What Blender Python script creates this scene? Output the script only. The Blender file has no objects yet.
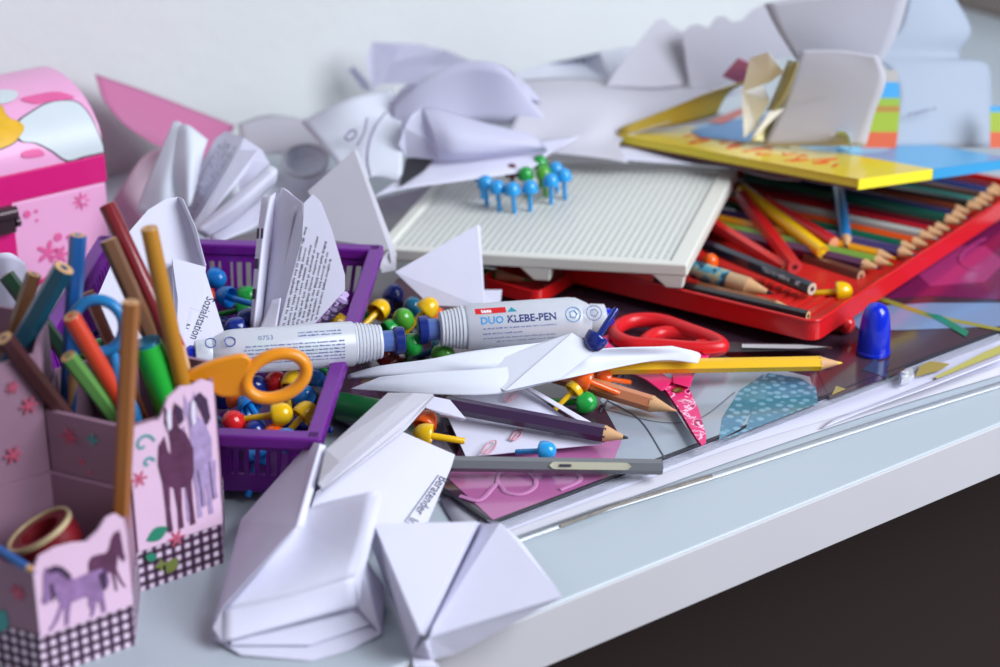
import bpy, math, random
from mathutils import Vector, Matrix
random.seed(7)
S = bpy.context.scene
COL = S.collection
U = 0.01                      # all the numbers below are centimetres
sin, cos, pi, R = math.sin, math.cos, math.pi, math.radians
# ---------------------------------------------------------------- camera
PITCH = R(25); FPX = 2000.0; CAMH = 45.3
FW = Vector((0, cos(PITCH), -sin(PITCH))); UPV = Vector((0, sin(PITCH), cos(PITCH))); CAM = Vector((0, 0, CAMH))
def ray(px, py): return FW + UPV*((333.5-py)/FPX) + Vector(((px-500)/FPX, 0, 0))
def P(px, py, z=0.0):
    d = ray(px, py); return CAM + d*((z-CAMH)/d.z)
def PY(px, py, Y):
    d = ray(px, py); return CAM + d*(Y/d.y)
def onplane(px, py, o, n):
    d = ray(px, py); return CAM + d*((o-CAM).dot(n)/d.dot(n))
# desk directions: E along the front edge, N towards the wall
D0 = P(600, 585); E = (P(1000, 423)-D0).normalized(); N = Vector((-E.y, E.x, 0)); ZV = Vector((0, 0, 1))
def D(e, n, z=0.0): return D0 + E*e + N*n + ZV*z
cd = bpy.data.cameras.new('camera'); cam = bpy.data.objects.new('camera', cd); COL.objects.link(cam)
cd.sensor_width = 36; cd.lens = 36*FPX/1000; cd.clip_start = 0.02; cd.clip_end = 50
cam.location = CAM*U; cam.rotation_euler = (pi/2-PITCH, 0, 0)
cd.dof.use_dof = True; cd.dof.focus_distance = 0.955; cd.dof.aperture_fstop = 6.0
S.camera = cam
# ---------------------------------------------------------------- materials
MATS = {}
def mat(name, col=(.8,.8,.8), rough=.5, metal=0, trans=0, spec=.5, coat=0, ior=1.45, noise=0, nscale=60, bump=0, bscale=200, transl=0, sss=0):
    if name in MATS: return MATS[name]
    m = bpy.data.materials.new(name); m.use_nodes = True
    nt = m.node_tree; b = nt.nodes['Principled BSDF']
    b.inputs['Base Color'].default_value = (*col, 1); b.inputs['Roughness'].default_value = rough
    b.inputs['Metallic'].default_value = metal; b.inputs['Transmission Weight'].default_value = trans
    b.inputs['Specular IOR Level'].default_value = spec; b.inputs['Coat Weight'].default_value = coat
    b.inputs['Coat Roughness'].default_value = .08; b.inputs['IOR'].default_value = ior
    L = nt.links.new
    if noise or bump:
        tc = nt.nodes.new('ShaderNodeTexCoord')
    if noise:
        n = nt.nodes.new('ShaderNodeTexNoise'); n.inputs['Scale'].default_value = nscale; n.inputs['Detail'].default_value = 4
        L(tc.outputs['Object'], n.inputs['Vector'])
        r = nt.nodes.new('ShaderNodeMapRange'); r.inputs[3].default_value = 1-noise; r.inputs[4].default_value = 1+noise
        L(n.outputs[0], r.inputs[0])
        mx = nt.nodes.new('ShaderNodeVectorMath'); mx.operation = 'SCALE'; mx.inputs[0].default_value = col
        L(r.outputs[0], mx.inputs['Scale']); L(mx.outputs[0], b.inputs['Base Color'])
    if bump:
        n2 = nt.nodes.new('ShaderNodeTexNoise'); n2.inputs['Scale'].default_value = bscale
        L(tc.outputs['Object'], n2.inputs['Vector'])
        bp = nt.nodes.new('ShaderNodeBump'); bp.inputs['Strength'].default_value = bump; bp.inputs['Distance'].default_value = .002
        L(n2.outputs[0], bp.inputs['Height']); L(bp.outputs[0], b.inputs['Normal'])
    if transl:
        t = nt.nodes.new('ShaderNodeBsdfTranslucent'); t.inputs['Color'].default_value = (*col, 1)
        ms = nt.nodes.new('ShaderNodeMixShader'); ms.inputs[0].default_value = transl
        L(b.outputs[0], ms.inputs[1]); L(t.outputs[0], ms.inputs[2])
        L(ms.outputs[0], nt.nodes['Material Output'].inputs['Surface'])
    if sss:
        b.inputs['Subsurface Weight'].default_value = sss; b.inputs['Subsurface Radius'].default_value = (.004, .004, .004)
    MATS[name] = m; return m
def srgb(r, g, b):
    f = lambda c: (c/255/12.92) if c/255 <= .04045 else ((c/255+.055)/1.055)**2.4
    return (f(r), f(g), f(b))
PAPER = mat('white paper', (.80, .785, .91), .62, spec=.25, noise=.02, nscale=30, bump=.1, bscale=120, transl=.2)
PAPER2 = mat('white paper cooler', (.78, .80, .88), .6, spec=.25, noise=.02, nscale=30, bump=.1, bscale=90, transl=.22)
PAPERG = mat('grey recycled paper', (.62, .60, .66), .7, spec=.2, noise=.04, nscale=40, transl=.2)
INK = mat('black print', (.03, .03, .05), .6)
INKS = mat('small grey print', (.16, .16, .24), .6)
INKB = mat('blue print', (.05, .09, .35), .5)
PINKINK = mat('rose crayon', (.62, .30, .36), .7)
def plastic(name, col, rough=.28, **k): return mat(name, col, rough, **k)
# ---------------------------------------------------------------- mesh builder
class MB:
    def __init__(s): s.v = []; s.f = []; s.uv = {}
    def add(s, vs, fs):
        o = len(s.v); s.v += [Vector(v) for v in vs]; s.f += [tuple(i+o for i in f) for f in fs]; return s
    def box(s, lo, hi, M=None):
        vs = [Vector((x, y, z)) for x in (lo[0], hi[0]) for y in (lo[1], hi[1]) for z in (lo[2], hi[2])]
        if M: vs = [M @ v for v in vs]
        return s.add(vs, [(0,1,3,2),(4,6,7,5),(0,4,5,1),(2,3,7,6),(0,2,6,4),(1,5,7,3)])
    def hexa(s, b, t):        # bottom quad, top quad
        n = len(b); return s.add(list(b)+list(t), [tuple(range(n))[::-1], tuple(range(n, 2*n))]+[(i, (i+1) % n, n+(i+1) % n, n+i) for i in range(n)])
    def prism(s, out, z0, z1, M=None):
        n = len(out); vs = [Vector((x, y, z0)) for x, y in out]+[Vector((x, y, z1)) for x, y in out]
        if M: vs = [M @ v for v in vs]
        return s.hexa(vs[:n], vs[n:])
    def lathe(s, prof, seg=20, M=None, caps=True):   # prof (r, h), axis +Z
        vs = []; fs = []
        for r, h in prof:
            for k in range(seg):
                a = 2*pi*k/seg; vs.append(Vector((r*cos(a), r*sin(a), h)))
        for j in range(len(prof)-1):
            for k in range(seg):
                k2 = (k+1) % seg; fs.append((j*seg+k, j*seg+k2, (j+1)*seg+k2, (j+1)*seg+k))
        if caps: fs.append(tuple(range(seg))[::-1]); fs.append(tuple((len(prof)-1)*seg+k for k in range(seg)))
        if M: vs = [M @ v for v in vs]
        return s.add(vs, fs)
    def tube(s, pts, r, seg=8, closed=False, flat=1.0, upv=None):
        pts = [Vector(p) for p in pts]; n = len(pts); vs = []; fs = []
        up0 = Vector(upv) if upv else Vector((0, 0, 1))
        for i, p in enumerate(pts):
            a = pts[(i-1) % n] if (closed or i > 0) else p; b = pts[(i+1) % n] if (closed or i < n-1) else p
            t = (b-a).normalized(); sd = t.cross(up0)
            if sd.length < 1e-4: sd = t.orthogonal()
            sd.normalize(); up = sd.cross(t).normalized()
            rr = r[i] if isinstance(r, (list, tuple)) else r
            for k in range(seg):
                an = 2*pi*k/seg; vs.append(p+sd*(rr*cos(an))+up*(rr*flat*sin(an)))
        for i in range(n if closed else n-1):
            j = (i+1) % n
            for k in range(seg):
                k2 = (k+1) % seg; fs.append((i*seg+k, i*seg+k2, j*seg+k2, j*seg+k))
        if not closed: fs.append(tuple(range(seg))[::-1]); fs.append(tuple((n-1)*seg+k for k in range(seg)))
        return s.add(vs, fs)
    def poly(s, pts): n = len(pts); return s.add(pts, [tuple(range(n))])
    def grid(s, rows, nu=6, nv=6):      # smooth surface through rows of points
        rows = [crm(r, nu) for r in rows]
        cols = [crm([r[i] for r in rows], nv) for i in range(len(rows[0]))]
        w = len(cols); h = len(cols[0]); vs = [cols[i][j] for j in range(h) for i in range(w)]
        return s.add(vs, [(j*w+i, j*w+i+1, (j+1)*w+i+1, (j+1)*w+i) for j in range(h-1) for i in range(w-1)])
def crm(p, n):
    p = [Vector(q) for q in p]; out = []
    if len(p) == 2: return [p[0].lerp(p[1], i/n) for i in range(n+1)]
    for i in range(len(p)-1):
        a = p[i-1] if i else p[0]*2-p[1]; b = p[i]; c = p[i+1]; d = p[i+2] if i+2 < len(p) else p[-1]*2-p[-2]
        for k in range(n):
            t = k/n; out.append(.5*((2*b)+(c-a)*t+(2*a-5*b+4*c-d)*t*t+(3*b-a-3*c+d)*t*t*t))
    out.append(p[-1]); return out
def mk(name, mb, m, smooth=False, bevel=0, sub=0, solid=0, weld=0, off=0, angle=None):
    me = bpy.data.meshes.new(name); me.from_pydata([v*U for v in mb.v], [], mb.f); me.validate(); me.update()
    for mm in (m if isinstance(m, (list, tuple)) else [m]): me.materials.append(mm)
    o = bpy.data.objects.new(name, me); COL.objects.link(o)
    finish(o, smooth, bevel, sub, solid, weld, off); return o
def finish(o, smooth=False, bevel=0, sub=0, solid=0, weld=0, off=0):
    if smooth: o.data.polygons.foreach_set('use_smooth', [True]*len(o.data.polygons))
    if weld: md = o.modifiers.new('weld', 'WELD'); md.merge_threshold = weld*U
    if sub: md = o.modifiers.new('sub', 'SUBSURF'); md.levels = sub; md.render_levels = sub
    if solid: md = o.modifiers.new('solid', 'SOLIDIFY'); md.thickness = solid*U; md.offset = off
    if bevel: md = o.modifiers.new('bevel', 'BEVEL'); md.width = bevel*U; md.segments = 3; md.limit_method = 'ANGLE'; md.angle_limit = R(40)
    if smooth: 
        try: o.data.set_sharp_from_angle(angle=R(42))
        except Exception: pass
def tag(o, label, cat=None, group=None):
    o['label'] = label
    if cat: o['category'] = cat
    if group: o['group'] = group
    return o
def struct(o): o['kind'] = 'structure'; return o
def thing(name, label, cat, M=None, group=None):
    o = bpy.data.objects.new(name, None); COL.objects.link(o); o.empty_display_size = .02
    if M is None: M = Matrix()
    if isinstance(M, Vector): M = Matrix.Translation(M)
    MM = M.copy(); MM.translation = M.translation*U; o.matrix_world = MM; o['_m'] = [x for r in M for x in r]
    return tag(o, label, cat, group)
def rootM(o):
    a = list(o['_m']); return Matrix([a[0:4], a[4:8], a[8:12], a[12:16]])
def part(name, mb, m, root, local=True, top=None, **k):   # root: parent object; top: the thing that carries the frame
    top = top or root
    if not local:
        Mi = rootM(top).inverted(); mb.v = [Mi @ v for v in mb.v]
    o = mk(name, mb, m, **k); o.parent = root; return o
def single(name, mb, m, label, cat, group=None, **k):   # world coordinates, one-mesh thing
    lo = Vector((sum(v.x for v in mb.v)/len(mb.v), sum(v.y for v in mb.v)/len(mb.v), min(v.z for v in mb.v)))
    mb.v = [v-lo for v in mb.v]; o = mk(name, mb, m, **k); o.location = lo*U; o['_m'] = [x for r in Matrix.Translation(lo) for x in r]
    return tag(o, label, cat, group)
def dup(root, M, label, group=None):
    r = root.copy(); COL.objects.link(r); MM = M.copy(); MM.translation = M.translation*U; r.matrix_world = MM
    r['_m'] = [x for q in M for x in q]; r['label'] = label
    if group: r['group'] = group
    for ch in list(root.children):
        c = ch.copy(); COL.objects.link(c); c.parent = r
        for g in list(ch.children): d = g.copy(); COL.objects.link(d); d.parent = c
    return r
def frame(o, x, y, z=None):      # matrix from origin and axes (orthonormalised on x)
    x = Vector(x).normalized(); z = (x.cross(Vector(y))).normalized() if z is None else z
    y = z.cross(x).normalized(); M = Matrix((x, y, z)).transposed().to_4x4(); M.translation = o; return M
def axisM(a, b, roll=0, up=None):    # X from a to b
    x = (b-a).normalized(); u = up or ZV
    if abs(x.dot(u)) > .98: u = Vector((0, 1, 0))
    y = u.cross(x).normalized(); z = x.cross(y)
    M = Matrix((x, y, z)).transposed().to_4x4() @ Matrix.Rotation(roll, 4, 'X'); M.translation = a; return M
def text_mb(s, size, mapf, ext=.0, space=1.0, bold=0.0):
    cu = bpy.data.curves.new('t', 'FONT'); cu.body = s; cu.size = size; cu.space_character = space; cu.resolution_u = 2; cu.offset = bold
    ob = bpy.data.objects.new('t', cu); COL.objects.link(ob); bpy.context.view_layer.update()
    me = bpy.data.meshes.new_from_object(ob.evaluated_get(bpy.context.evaluated_depsgraph_get()))
    w = max((v.co.x for v in me.vertices), default=0)
    mb = MB(); mb.add([mapf(v.co.x, v.co.y) for v in me.vertices], [tuple(p.vertices) for p in me.polygons]); mb.w = w
    bpy.data.objects.remove(ob); bpy.data.meshes.remove(me); bpy.data.curves.remove(cu); return mb
def bil(a, b, c, d):             # quad map: a at (0,0), b at (1,0), c at (1,1), d at (0,1)
    nn = (b-a).cross(d-a).normalized()
    return lambda u, v, h=0: a*(1-u)*(1-v)+b*u*(1-v)+c*u*v+d*(1-u)*v+nn*h
def dashes(mp, rows, h=.03, u0=.05, u1=.95, v0=.08, v1=.92, fill=.42, words=7, seed=1, ragged=.25):   # lines of fine print too small to read
    rn = random.Random(seed); mb = MB(); asp = (mp(1, .5)-mp(0, .5)).length/max(1e-4, (mp(.5, 1)-mp(.5, 0)).length)
    for r in range(rows):
        v = v0+(v1-v0)*(r+.5)/rows; dv = (v1-v0)/rows*fill/2; u = u0; end = u1-rn.random()*ragged; lw = dv*1.25/asp
        while u < end:
            for _ in range(rn.randint(2, 9)):
                if u > end: break
                t = dv*(1.35 if rn.random() < .25 else .8); b = dv*(1.2 if rn.random() < .12 else .8); k = rn.uniform(.55, 1)
                mb.poly([mp(u, v-b, h), mp(u+lw*k, v-b, h), mp(u+lw*k, v+t, h), mp(u, v+t, h)]); u += lw*1.35
            u += lw*1.2
    return mb
def spline2(pts, n=6, closed=True):
    p = [Vector((x, y, 0)) for x, y in pts]; out = []; m = len(p)
    for i in range(m):
        a, b, c, d = p[(i-1) % m], p[i], p[(i+1) % m], p[(i+2) % m]
        for k in range(n):
            t = k/n; q = .5*((2*b)+(c-a)*t+(2*a-5*b+4*c-d)*t*t+(3*b-a-3*c+d)*t*t*t); out.append((q.x, q.y))
    return out
# ================================================================ the setting
deskm = mat('white desk laminate', (.42, .47, .51), .3, spec=.5, noise=.02, nscale=14, bump=.03, bscale=60)
edgem = mat('white desk lit edge', (.56, .54, .56), .4, noise=.03, nscale=20)  # same white as the top, lightened to paint in the light on the front
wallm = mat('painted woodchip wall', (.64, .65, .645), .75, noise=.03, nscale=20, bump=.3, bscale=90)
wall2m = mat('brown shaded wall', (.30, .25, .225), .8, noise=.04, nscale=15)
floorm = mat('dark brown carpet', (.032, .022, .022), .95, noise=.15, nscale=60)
WD = 57.5; EL = -45.0; ER = 80.0
dk = thing('desk', 'white laminate desk under all the paper and pencils, front edge cutting across the picture', 'desk', D(20, 25, -74))
mb = MB(); mb.hexa([D(EL-20, .0, -2.95), D(ER-.3, .0, -2.95), D(ER-.3, WD-.5, -2.95), D(EL-20, WD-.5, -2.95)],
                   [D(EL-20, .0, 0), D(ER-.3, .0, 0), D(ER-.3, WD-.5, 0), D(EL-20, WD-.5, 0)])
part('desk_top', mb, deskm, dk, local=False, bevel=.12)
mb = MB(); mb.hexa([D(EL-20, -.1, -2.9), D(ER-.4, -.1, -2.9), D(ER-.4, .05, -2.9), D(EL-20, .05, -2.9)],
                   [D(EL-20, -.1, -.1), D(ER-.4, -.1, -.1), D(ER-.4, .05, -.1), D(EL-20, .05, -.1)])
part('edge_band', mb, edgem, dk, local=False, bevel=.03)
for e, n in ((ER-6, WD-6), (EL-24, WD-6), (EL-24, 3)):
    mb = MB(); mb.hexa([D(e, n, -74), D(e+4, n, -74), D(e+4, n+3, -74), D(e, n+3, -74)], [D(e, n, -2.95), D(e+4, n, -2.95), D(e+4, n+3, -2.95), D(e, n+3, -2.95)])
    part('leg', mb, edgem, dk, local=False)
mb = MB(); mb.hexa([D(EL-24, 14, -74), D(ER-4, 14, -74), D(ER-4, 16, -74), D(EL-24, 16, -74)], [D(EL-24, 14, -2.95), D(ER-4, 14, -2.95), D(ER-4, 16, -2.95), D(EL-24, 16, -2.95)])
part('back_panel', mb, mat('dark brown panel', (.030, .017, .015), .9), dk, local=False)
def slab(name, pts, dn, m):
    mb = MB(); mb.hexa(pts, [p+dn for p in pts]); return struct(mk(name, mb, m))
slab('wall_back', [D(-73, WD, -74), D(ER+3, WD, -74), D(ER+3, WD, 170), D(-73, WD, 170)], N*5, wallm)
slab('unseen_wall_left', [D(-68, -120, -74), D(-68, WD, -74), D(-68, WD, 170), D(-68, -120, 170)], E*-5, mat('dark added wall', (.34, .31, .30), .8, noise=.03, nscale=20))  # unseen wall, added to keep ambient light off the left side
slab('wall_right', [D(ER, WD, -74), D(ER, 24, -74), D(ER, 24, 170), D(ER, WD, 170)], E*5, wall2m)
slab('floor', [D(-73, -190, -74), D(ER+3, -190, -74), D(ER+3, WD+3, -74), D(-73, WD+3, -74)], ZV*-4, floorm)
# light: a wide window to the right in front of the desk, and the room's soft daylight
w = bpy.data.worlds.new('room daylight'); S.world = w; w.use_nodes = True
w.node_tree.nodes['Background'].inputs[0].default_value = (.60, .65, 1.0, 1); w.node_tree.nodes['Background'].inputs[1].default_value = .08
def area(name, loc, to, size, power, col):
    l = bpy.data.lights.new(name, 'AREA'); l.shape = 'RECTANGLE'; l.size = size[0]*U; l.size_y = size[1]*U; l.energy = power; l.color = col
    o = bpy.data.objects.new(name, l); COL.objects.link(o); o.location = Vector(loc)*U
    o.rotation_euler = (Vector(to)-Vector(loc)).to_track_quat('-Z', 'Y').to_euler(); return o
area('window_light', (118, 34, 100), (0, 92, 0), (100, 110), 44, (.86, .92, 1))
S.view_settings.view_transform = 'Standard'; S.view_settings.look = 'None'; S.view_settings.gamma = 1; S.view_settings.exposure = 0.1
S.view_settings.use_curve_mapping = False
# ================================================================ pen holder: three hexagonal cups
HS = 3.95
HA = P(135, 645)-E*HS/2+N*HS*.866; HB = HA+E*1.5*HS+N*.866*HS; HC = HA+N*2*.866*HS
pinkm = mat('pale pink card', srgb(226, 190, 214), .55, noise=.06, nscale=50); shadepinkm = mat('pink card with painted shade', srgb(150, 114, 134), .6, noise=.08, nscale=50)  # second pink is the cups' card, darkened to paint in the shade inside
gm = bpy.data.materials.new('plum gingham'); gm.use_nodes = True
nt = gm.node_tree; b = nt.nodes['Principled BSDF']; b.inputs['Roughness'].default_value = .55
uvn = nt.nodes.new('ShaderNodeUVMap'); sp = nt.nodes.new('ShaderNodeSeparateXYZ'); nt.links.new(uvn.outputs[0], sp.inputs[0])
def fr(sock):
    a = nt.nodes.new('ShaderNodeMath'); a.operation = 'FRACT'; nt.links.new(sock, a.inputs[0])
    g = nt.nodes.new('ShaderNodeMath'); g.operation = 'LESS_THAN'; g.inputs[1].default_value = .52; nt.links.new(a.outputs[0], g.inputs[0]); return g.outputs[0]
ad = nt.nodes.new('ShaderNodeMath'); nt.links.new(fr(sp.outputs[0]), ad.inputs[0]); nt.links.new(fr(sp.outputs[1]), ad.inputs[1])
cr = nt.nodes.new('ShaderNodeValToRGB'); cr.color_ramp.interpolation = 'CONSTANT'
cr.color_ramp.elements[0].color = (*srgb(48, 22, 44), 1); cr.color_ramp.elements[1].position = .25; cr.color_ramp.elements[1].color = (*srgb(92, 58, 88), 1)
e2 = cr.color_ramp.elements.new(.75); e2.color = (*srgb(226, 205, 222), 1)
hf = nt.nodes.new('ShaderNodeMath'); hf.operation = 'MULTIPLY'; hf.inputs[1].default_value = .5
nt.links.new(ad.outputs[0], hf.inputs[0]); nt.links.new(hf.outputs[0], cr.inputs[0]); nt.links.new(cr.outputs[0], b.inputs['Base Color'])
def hexv(c, k, s=HS, z=0): return c+(E*cos(R(60*k))+N*sin(R(60*k)))*s+ZV*z
hold = thing('pen_holder', 'pink horse-patterned card pen holder of three hexagonal cups at the left front', 'pen holder', HA)
def cup(c, h, band=2.0):
    mb = MB(); si = HS-.26
    for k in range(6):
        mb.hexa([hexv(c, k, HS-.04), hexv(c, k+1, HS-.04), hexv(c, k+1, si), hexv(c, k, si)], [hexv(c, k, HS-.04, h), hexv(c, k+1, HS-.04, h), hexv(c, k+1, si, h), hexv(c, k, si, h)])
    mb.hexa([hexv(c, k, si, .02) for k in range(6)], [hexv(c, k, si, .25) for k in range(6)])
    o = part('cup', mb, shadepinkm, hold, local=False)
    g = MB(); uvs = []
    for k in range(6):
        i = len(g.v); g.poly([hexv(c, k, HS, .02), hexv(c, k+1, HS, .02), hexv(c, k+1, HS, band), hexv(c, k, HS, band)])
        uvs += [(k*9, 0), ((k+1)*9, 0), ((k+1)*9, band/.45), (k*9, band/.45)]
    go = part('gingham_band', g, gm, o, local=False, top=hold, solid=.02, off=1)
    ul = go.data.uv_layers.new(name='UVMap')
    for i, q in enumerate(uvs): ul.data[i].uv = q
    return o
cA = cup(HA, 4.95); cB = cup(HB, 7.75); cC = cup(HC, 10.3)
# ornament panels: a wavy-topped card plate on each front face, horses printed on it
def face_frame(c):   # origin left bottom of the front face, x along E, y up, z outwards
    return frame(hexv(c, 4), E, ZV, -N)
def wavy(pts): return spline2(pts, 5)
plA = frame(hexv(HA, 4), E, ZV); plB = frame(hexv(HB, 4), E, ZV)
def panel(M, out, name='horse_panel'):
    mb = MB(); mb.prism(out, .03, .17, M); return part(name, mb, pinkm, hold, local=False)
topA = [(0, 2.0), (HS, 2.0), (HS, 5.2), (HS-.05, 5.9), (HS-.35, 6.25), (HS-.8, 6.2), (HS-1.2, 5.75), (HS-1.7, 5.45), (HS-2.3, 5.6), (HS-3, 5.65), (.3, 5.5), (.02, 5.0)]
topB = [(-.0, 2.05), (HS, 2.05), (HS, 8.7), (HS-.5, 9.0), (HS-1, 8.85), (HS-1.5, 8.95), (HS-2.1, 8.6), (HS-2.45, 7.9), (HS-2.6, 7.75), (.0, 7.75)]
pa = panel(plA, topA); pb = panel(plB, topB)
def mk2(name, outs, M, m, root, z=.17, t=.025):
    mb = MB()
    for o in outs: mb.prism(o, z, z+t, M)
    return part(name, mb, m, root, local=False, top=hold)
hp = mat('violet horse print', srgb(150, 112, 160), .6, noise=.5, nscale=220); hd = mat('dark bay horse print', srgb(92, 48, 78), .6, noise=.6, nscale=220)
hl = mat('grey horse print', srgb(170, 146, 188), .6, noise=.5, nscale=220); hw = mat('white blaze print', srgb(225, 215, 232), .6)
hs = mat('shadow plum print', srgb(70, 44, 76), .6, noise=.2, nscale=200)
horse = [(0, .58), (-.04, .48), (.03, .42), (.12, .5), (.17, .58), (.2, .45), (.24, .36), (.17, .22), (.1, .1), (.02, .02), (.06, 0), (.18, .12), (.27, .28), (.3, .3), (.29, .16), (.27, .0), (.33, .0), (.36, .17), (.4, .32), (.62, .34), (.68, .3), (.66, .2), (.7, .1), (.66, 0), (.72, 0), (.76, .12), (.8, .24), (.84, .16), (.86, 0), (.92, 0), (.91, .18), (.9, .36), (.94, .5), (.98, .36), (1.02, .44), (1.0, .6), (.9, .68), (.7, .68), (.5, .66), (.4, .72), (.32, .86), (.2, .95), (.1, .93), (.08, .98), (.04, .9)]
front_horse = [(.3, 1), (.36, .93), (.44, .93), (.5, 1), (.52, .88), (.54, .8), (.66, .74), (.78, .6), (.76, .42), (.7, .34), (.7, .16), (.72, 0), (.62, 0), (.62, .16), (.58, .32), (.5, .32), (.48, .16), (.49, 0), (.39, 0), (.4, .16), (.36, .34), (.28, .36), (.26, .18), (.28, 0), (.18, 0), (.18, .18), (.16, .4), (.1, .56), (.14, .7), (.26, .76), (.28, .7), (.3, .64), (.36, .6), (.36, .7), (.34, .8), (.28, .86)]
def T(o, x, y, sx, sy): return [(x+sx*a, y+sy*b) for a, b in o]
mk2('printed_horse', [T(horse, 2.55, 2.75, -1.15, 0) if False else T(horse, 3.75, 2.9, -1.5, 2.75)], plA, hd, pa)
mk2('printed_horse', [T(horse, .3, 2.15, 2.7, 2.9)], plA, hp, pa, z=.19)
mk2('printed_mane', [[(.52, 4.9), (.9, 4.95), (1.2, 4.75), (1.5, 4.3), (1.4, 4.1), (1.0, 4.6), (.6, 4.72)], [(.62, 3.4), (.75, 3.6), (.72, 4.2), (.6, 4.2)], [(2.6, 3.9), (2.95, 4.05), (2.9, 3.2), (2.75, 3.1)]], plA, hs, pa, z=.212)
mk2('printed_horse', [T(front_horse, 1.9, 2.7, 2.3, 5.9)], plB, hl, pb)
mk2('printed_horse', [T(front_horse, .95, 2.5, 2.4, 5.9)], plB, hd, pb, z=.19)
mk2('printed_mane', [[(2.2, 8.3), (2.45, 8.0), (2.5, 7.5), (2.3, 7.3), (2.15, 7.8)], [(3.0, 8.35), (3.3, 8.5), (3.6, 8.1), (3.7, 7.2), (3.5, 6.9), (3.3, 7.6)]], plB, hs, pb, z=.212)
mk2('printed_blaze', [[(1.78, 8.2), (1.95, 8.1), (1.9, 7.3), (1.75, 7.2), (1.7, 7.8)], [(2.9, 8.3), (3.05, 8.1), (3.0, 7.2), (2.85, 7.1), (2.8, 7.7)]], plB, hw, pb, z=.235)
mk2('printed_legs', [[(2.95, 5.0), (3.3, 5.0), (3.2, 3.9), (3.25, 3.2), (3.05, 3.2), (3.05, 4.0)], [(3.5, 5.2), (3.8, 5.2), (3.72, 4.0), (3.78, 3.4), (3.6, 3.4)]], plB, hl, pb, z=.22)
teal = mat('teal print', srgb(70, 150, 150), .6); rose = mat('rose print', srgb(190, 84, 110), .6, noise=.2, nscale=200); olive = mat('olive print', srgb(120, 130, 60), .6); green_p = mat('green leaf print', srgb(40, 130, 100), .6)
def flower(x, y, r, n=6): return [(x+r*(.62+.38*cos(n*a))*cos(a), y+r*(.62+.38*cos(n*a))*sin(a)) for a in [2*pi*i/36 for i in range(36)]]
def leaf(x, y, l, wd, a): return [(x+l*(t-.5)*cos(a)-s*wd*sin(pi*t)*sin(a), y+l*(t-.5)*sin(a)+s*wd*sin(pi*t)*cos(a)) for s, ts in ((1, [i/8 for i in range(9)]), (-1, [i/8 for i in range(7, 0, -1)])) for t in ts]
def spiral(x, y, r, w=.12):
    a = [i*.35 for i in range(16)]; o = [(x+(r*(1-t/7))*cos(t), y+(r*(1-t/7))*sin(t)) for t in a]; i = [(x+max(.02, r*(1-t/7)-w)*cos(t), y+max(.02, r*(1-t/7)-w)*sin(t)) for t in a]
    return o, i
mb = MB()
def ribbon(mb, o, i, M, z0, z1):
    for k in range(len(o)-1): mb.prism([o[k], o[k+1], i[k+1], i[k]], z0, z1, M)
ribbon(mb, *spiral(.62, 6.9, .55), plB, .17, .2); ribbon(mb, *spiral(.75, 6.0, .35), plB, .17, .2)
part('printed_scroll', mb, teal, pb, local=False, top=hold)
mk2('printed_leaf', [leaf(.9, 2.6, 1.1, .32, .3), leaf(.55, 1.6, .6, .2, 2.6)], plB, green_p, pb)
mk2('printed_leaf', [leaf(1.5, .8, .8, .3, .8), flower(1.0, 1.0, .3, 4)], plB, olive, pb, z=.06)
mk2('printed_flower', [flower(1.75, 2.1, .42), flower(.3, 5.4, .4)], plB, rose, pb)
# inside and side prints: the shared wall of the front cup and its left face
ai = frame(hexv(HA, 1)+ZV*0, (hexv(HA, 0)-hexv(HA, 1)), ZV)        # back right wall of the front cup
mk2('printed_flower', [flower(1.15, 6.8, .42), flower(1.65, 5.75, .16), flower(2.0, 5.3, .1)], ai, rose, cA, z=.05, t=.03)
mk2('printed_flower', [flower(2.3, 6.9, .28, 4)], ai, teal, cA, z=.05, t=.03)
ci = frame(hexv(HC, 4), E, ZV)
mk2('printed_flower', [flower(2.4, 6.2, .42), flower(3.3, 8.2, .4), flower(2.7, 9.2, .3)], ci, rose, cC, z=.05, t=.03)
ei = frame(hexv(HA, 3), hexv(HA, 4)-hexv(HA, 3), ZV)
mk2('printed_flower', [flower(3.2, 3.75, .4)], ei, rose, cA, z=.0, t=.03)
mk2('printed_scroll', [leaf(2.2, 2.2, 1.3, .35, 1.2)], ei, teal, cA, z=.0, t=.03)

# ================================================================ pencils
woodm = mat('cut pencil wood', srgb(200, 154, 110), .65, noise=.12, nscale=300)
leadm = mat('graphite', (.02, .02, .025), .35)
_pc = {}
def pencil_mesh(L, r, col, cone=2.0, lead=None, flat_end=True, hexa=True):
    key = (round(L, 1), r, col, cone, lead)
    if key in _pc: return _pc[key]
    sg = 6 if hexa else 16
    rx = Matrix.Rotation(pi/2, 4, 'Y')
    sh = MB(); 
    if hexa:
        sh.lathe([(r*.94, 0), (r, .04), (r, L-cone)], 6, rx)
    else: sh.lathe([(r*.94, 0), (r, .05), (r, L-cone)], 16, rx)
    en = MB(); en.lathe([(r*.9, -.012), (r*.9, .0)], 16, rx)
    core = MB(); core.lathe([(r*.36, -.03), (r*.36, 0)], 10, rx)
    cn = MB(); cn.lathe([(r*.97, L-cone-.1), (r*.92, L-cone), (r*.26, L-cone*.22)], 16, rx)
    ld = MB(); ld.lathe([(r*.26, L-cone*.22), (r*.1, L)], 10, rx)
    _pc[key] = (sh, en, core, cn, ld); return _pc[key]
_proto = {}
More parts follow.
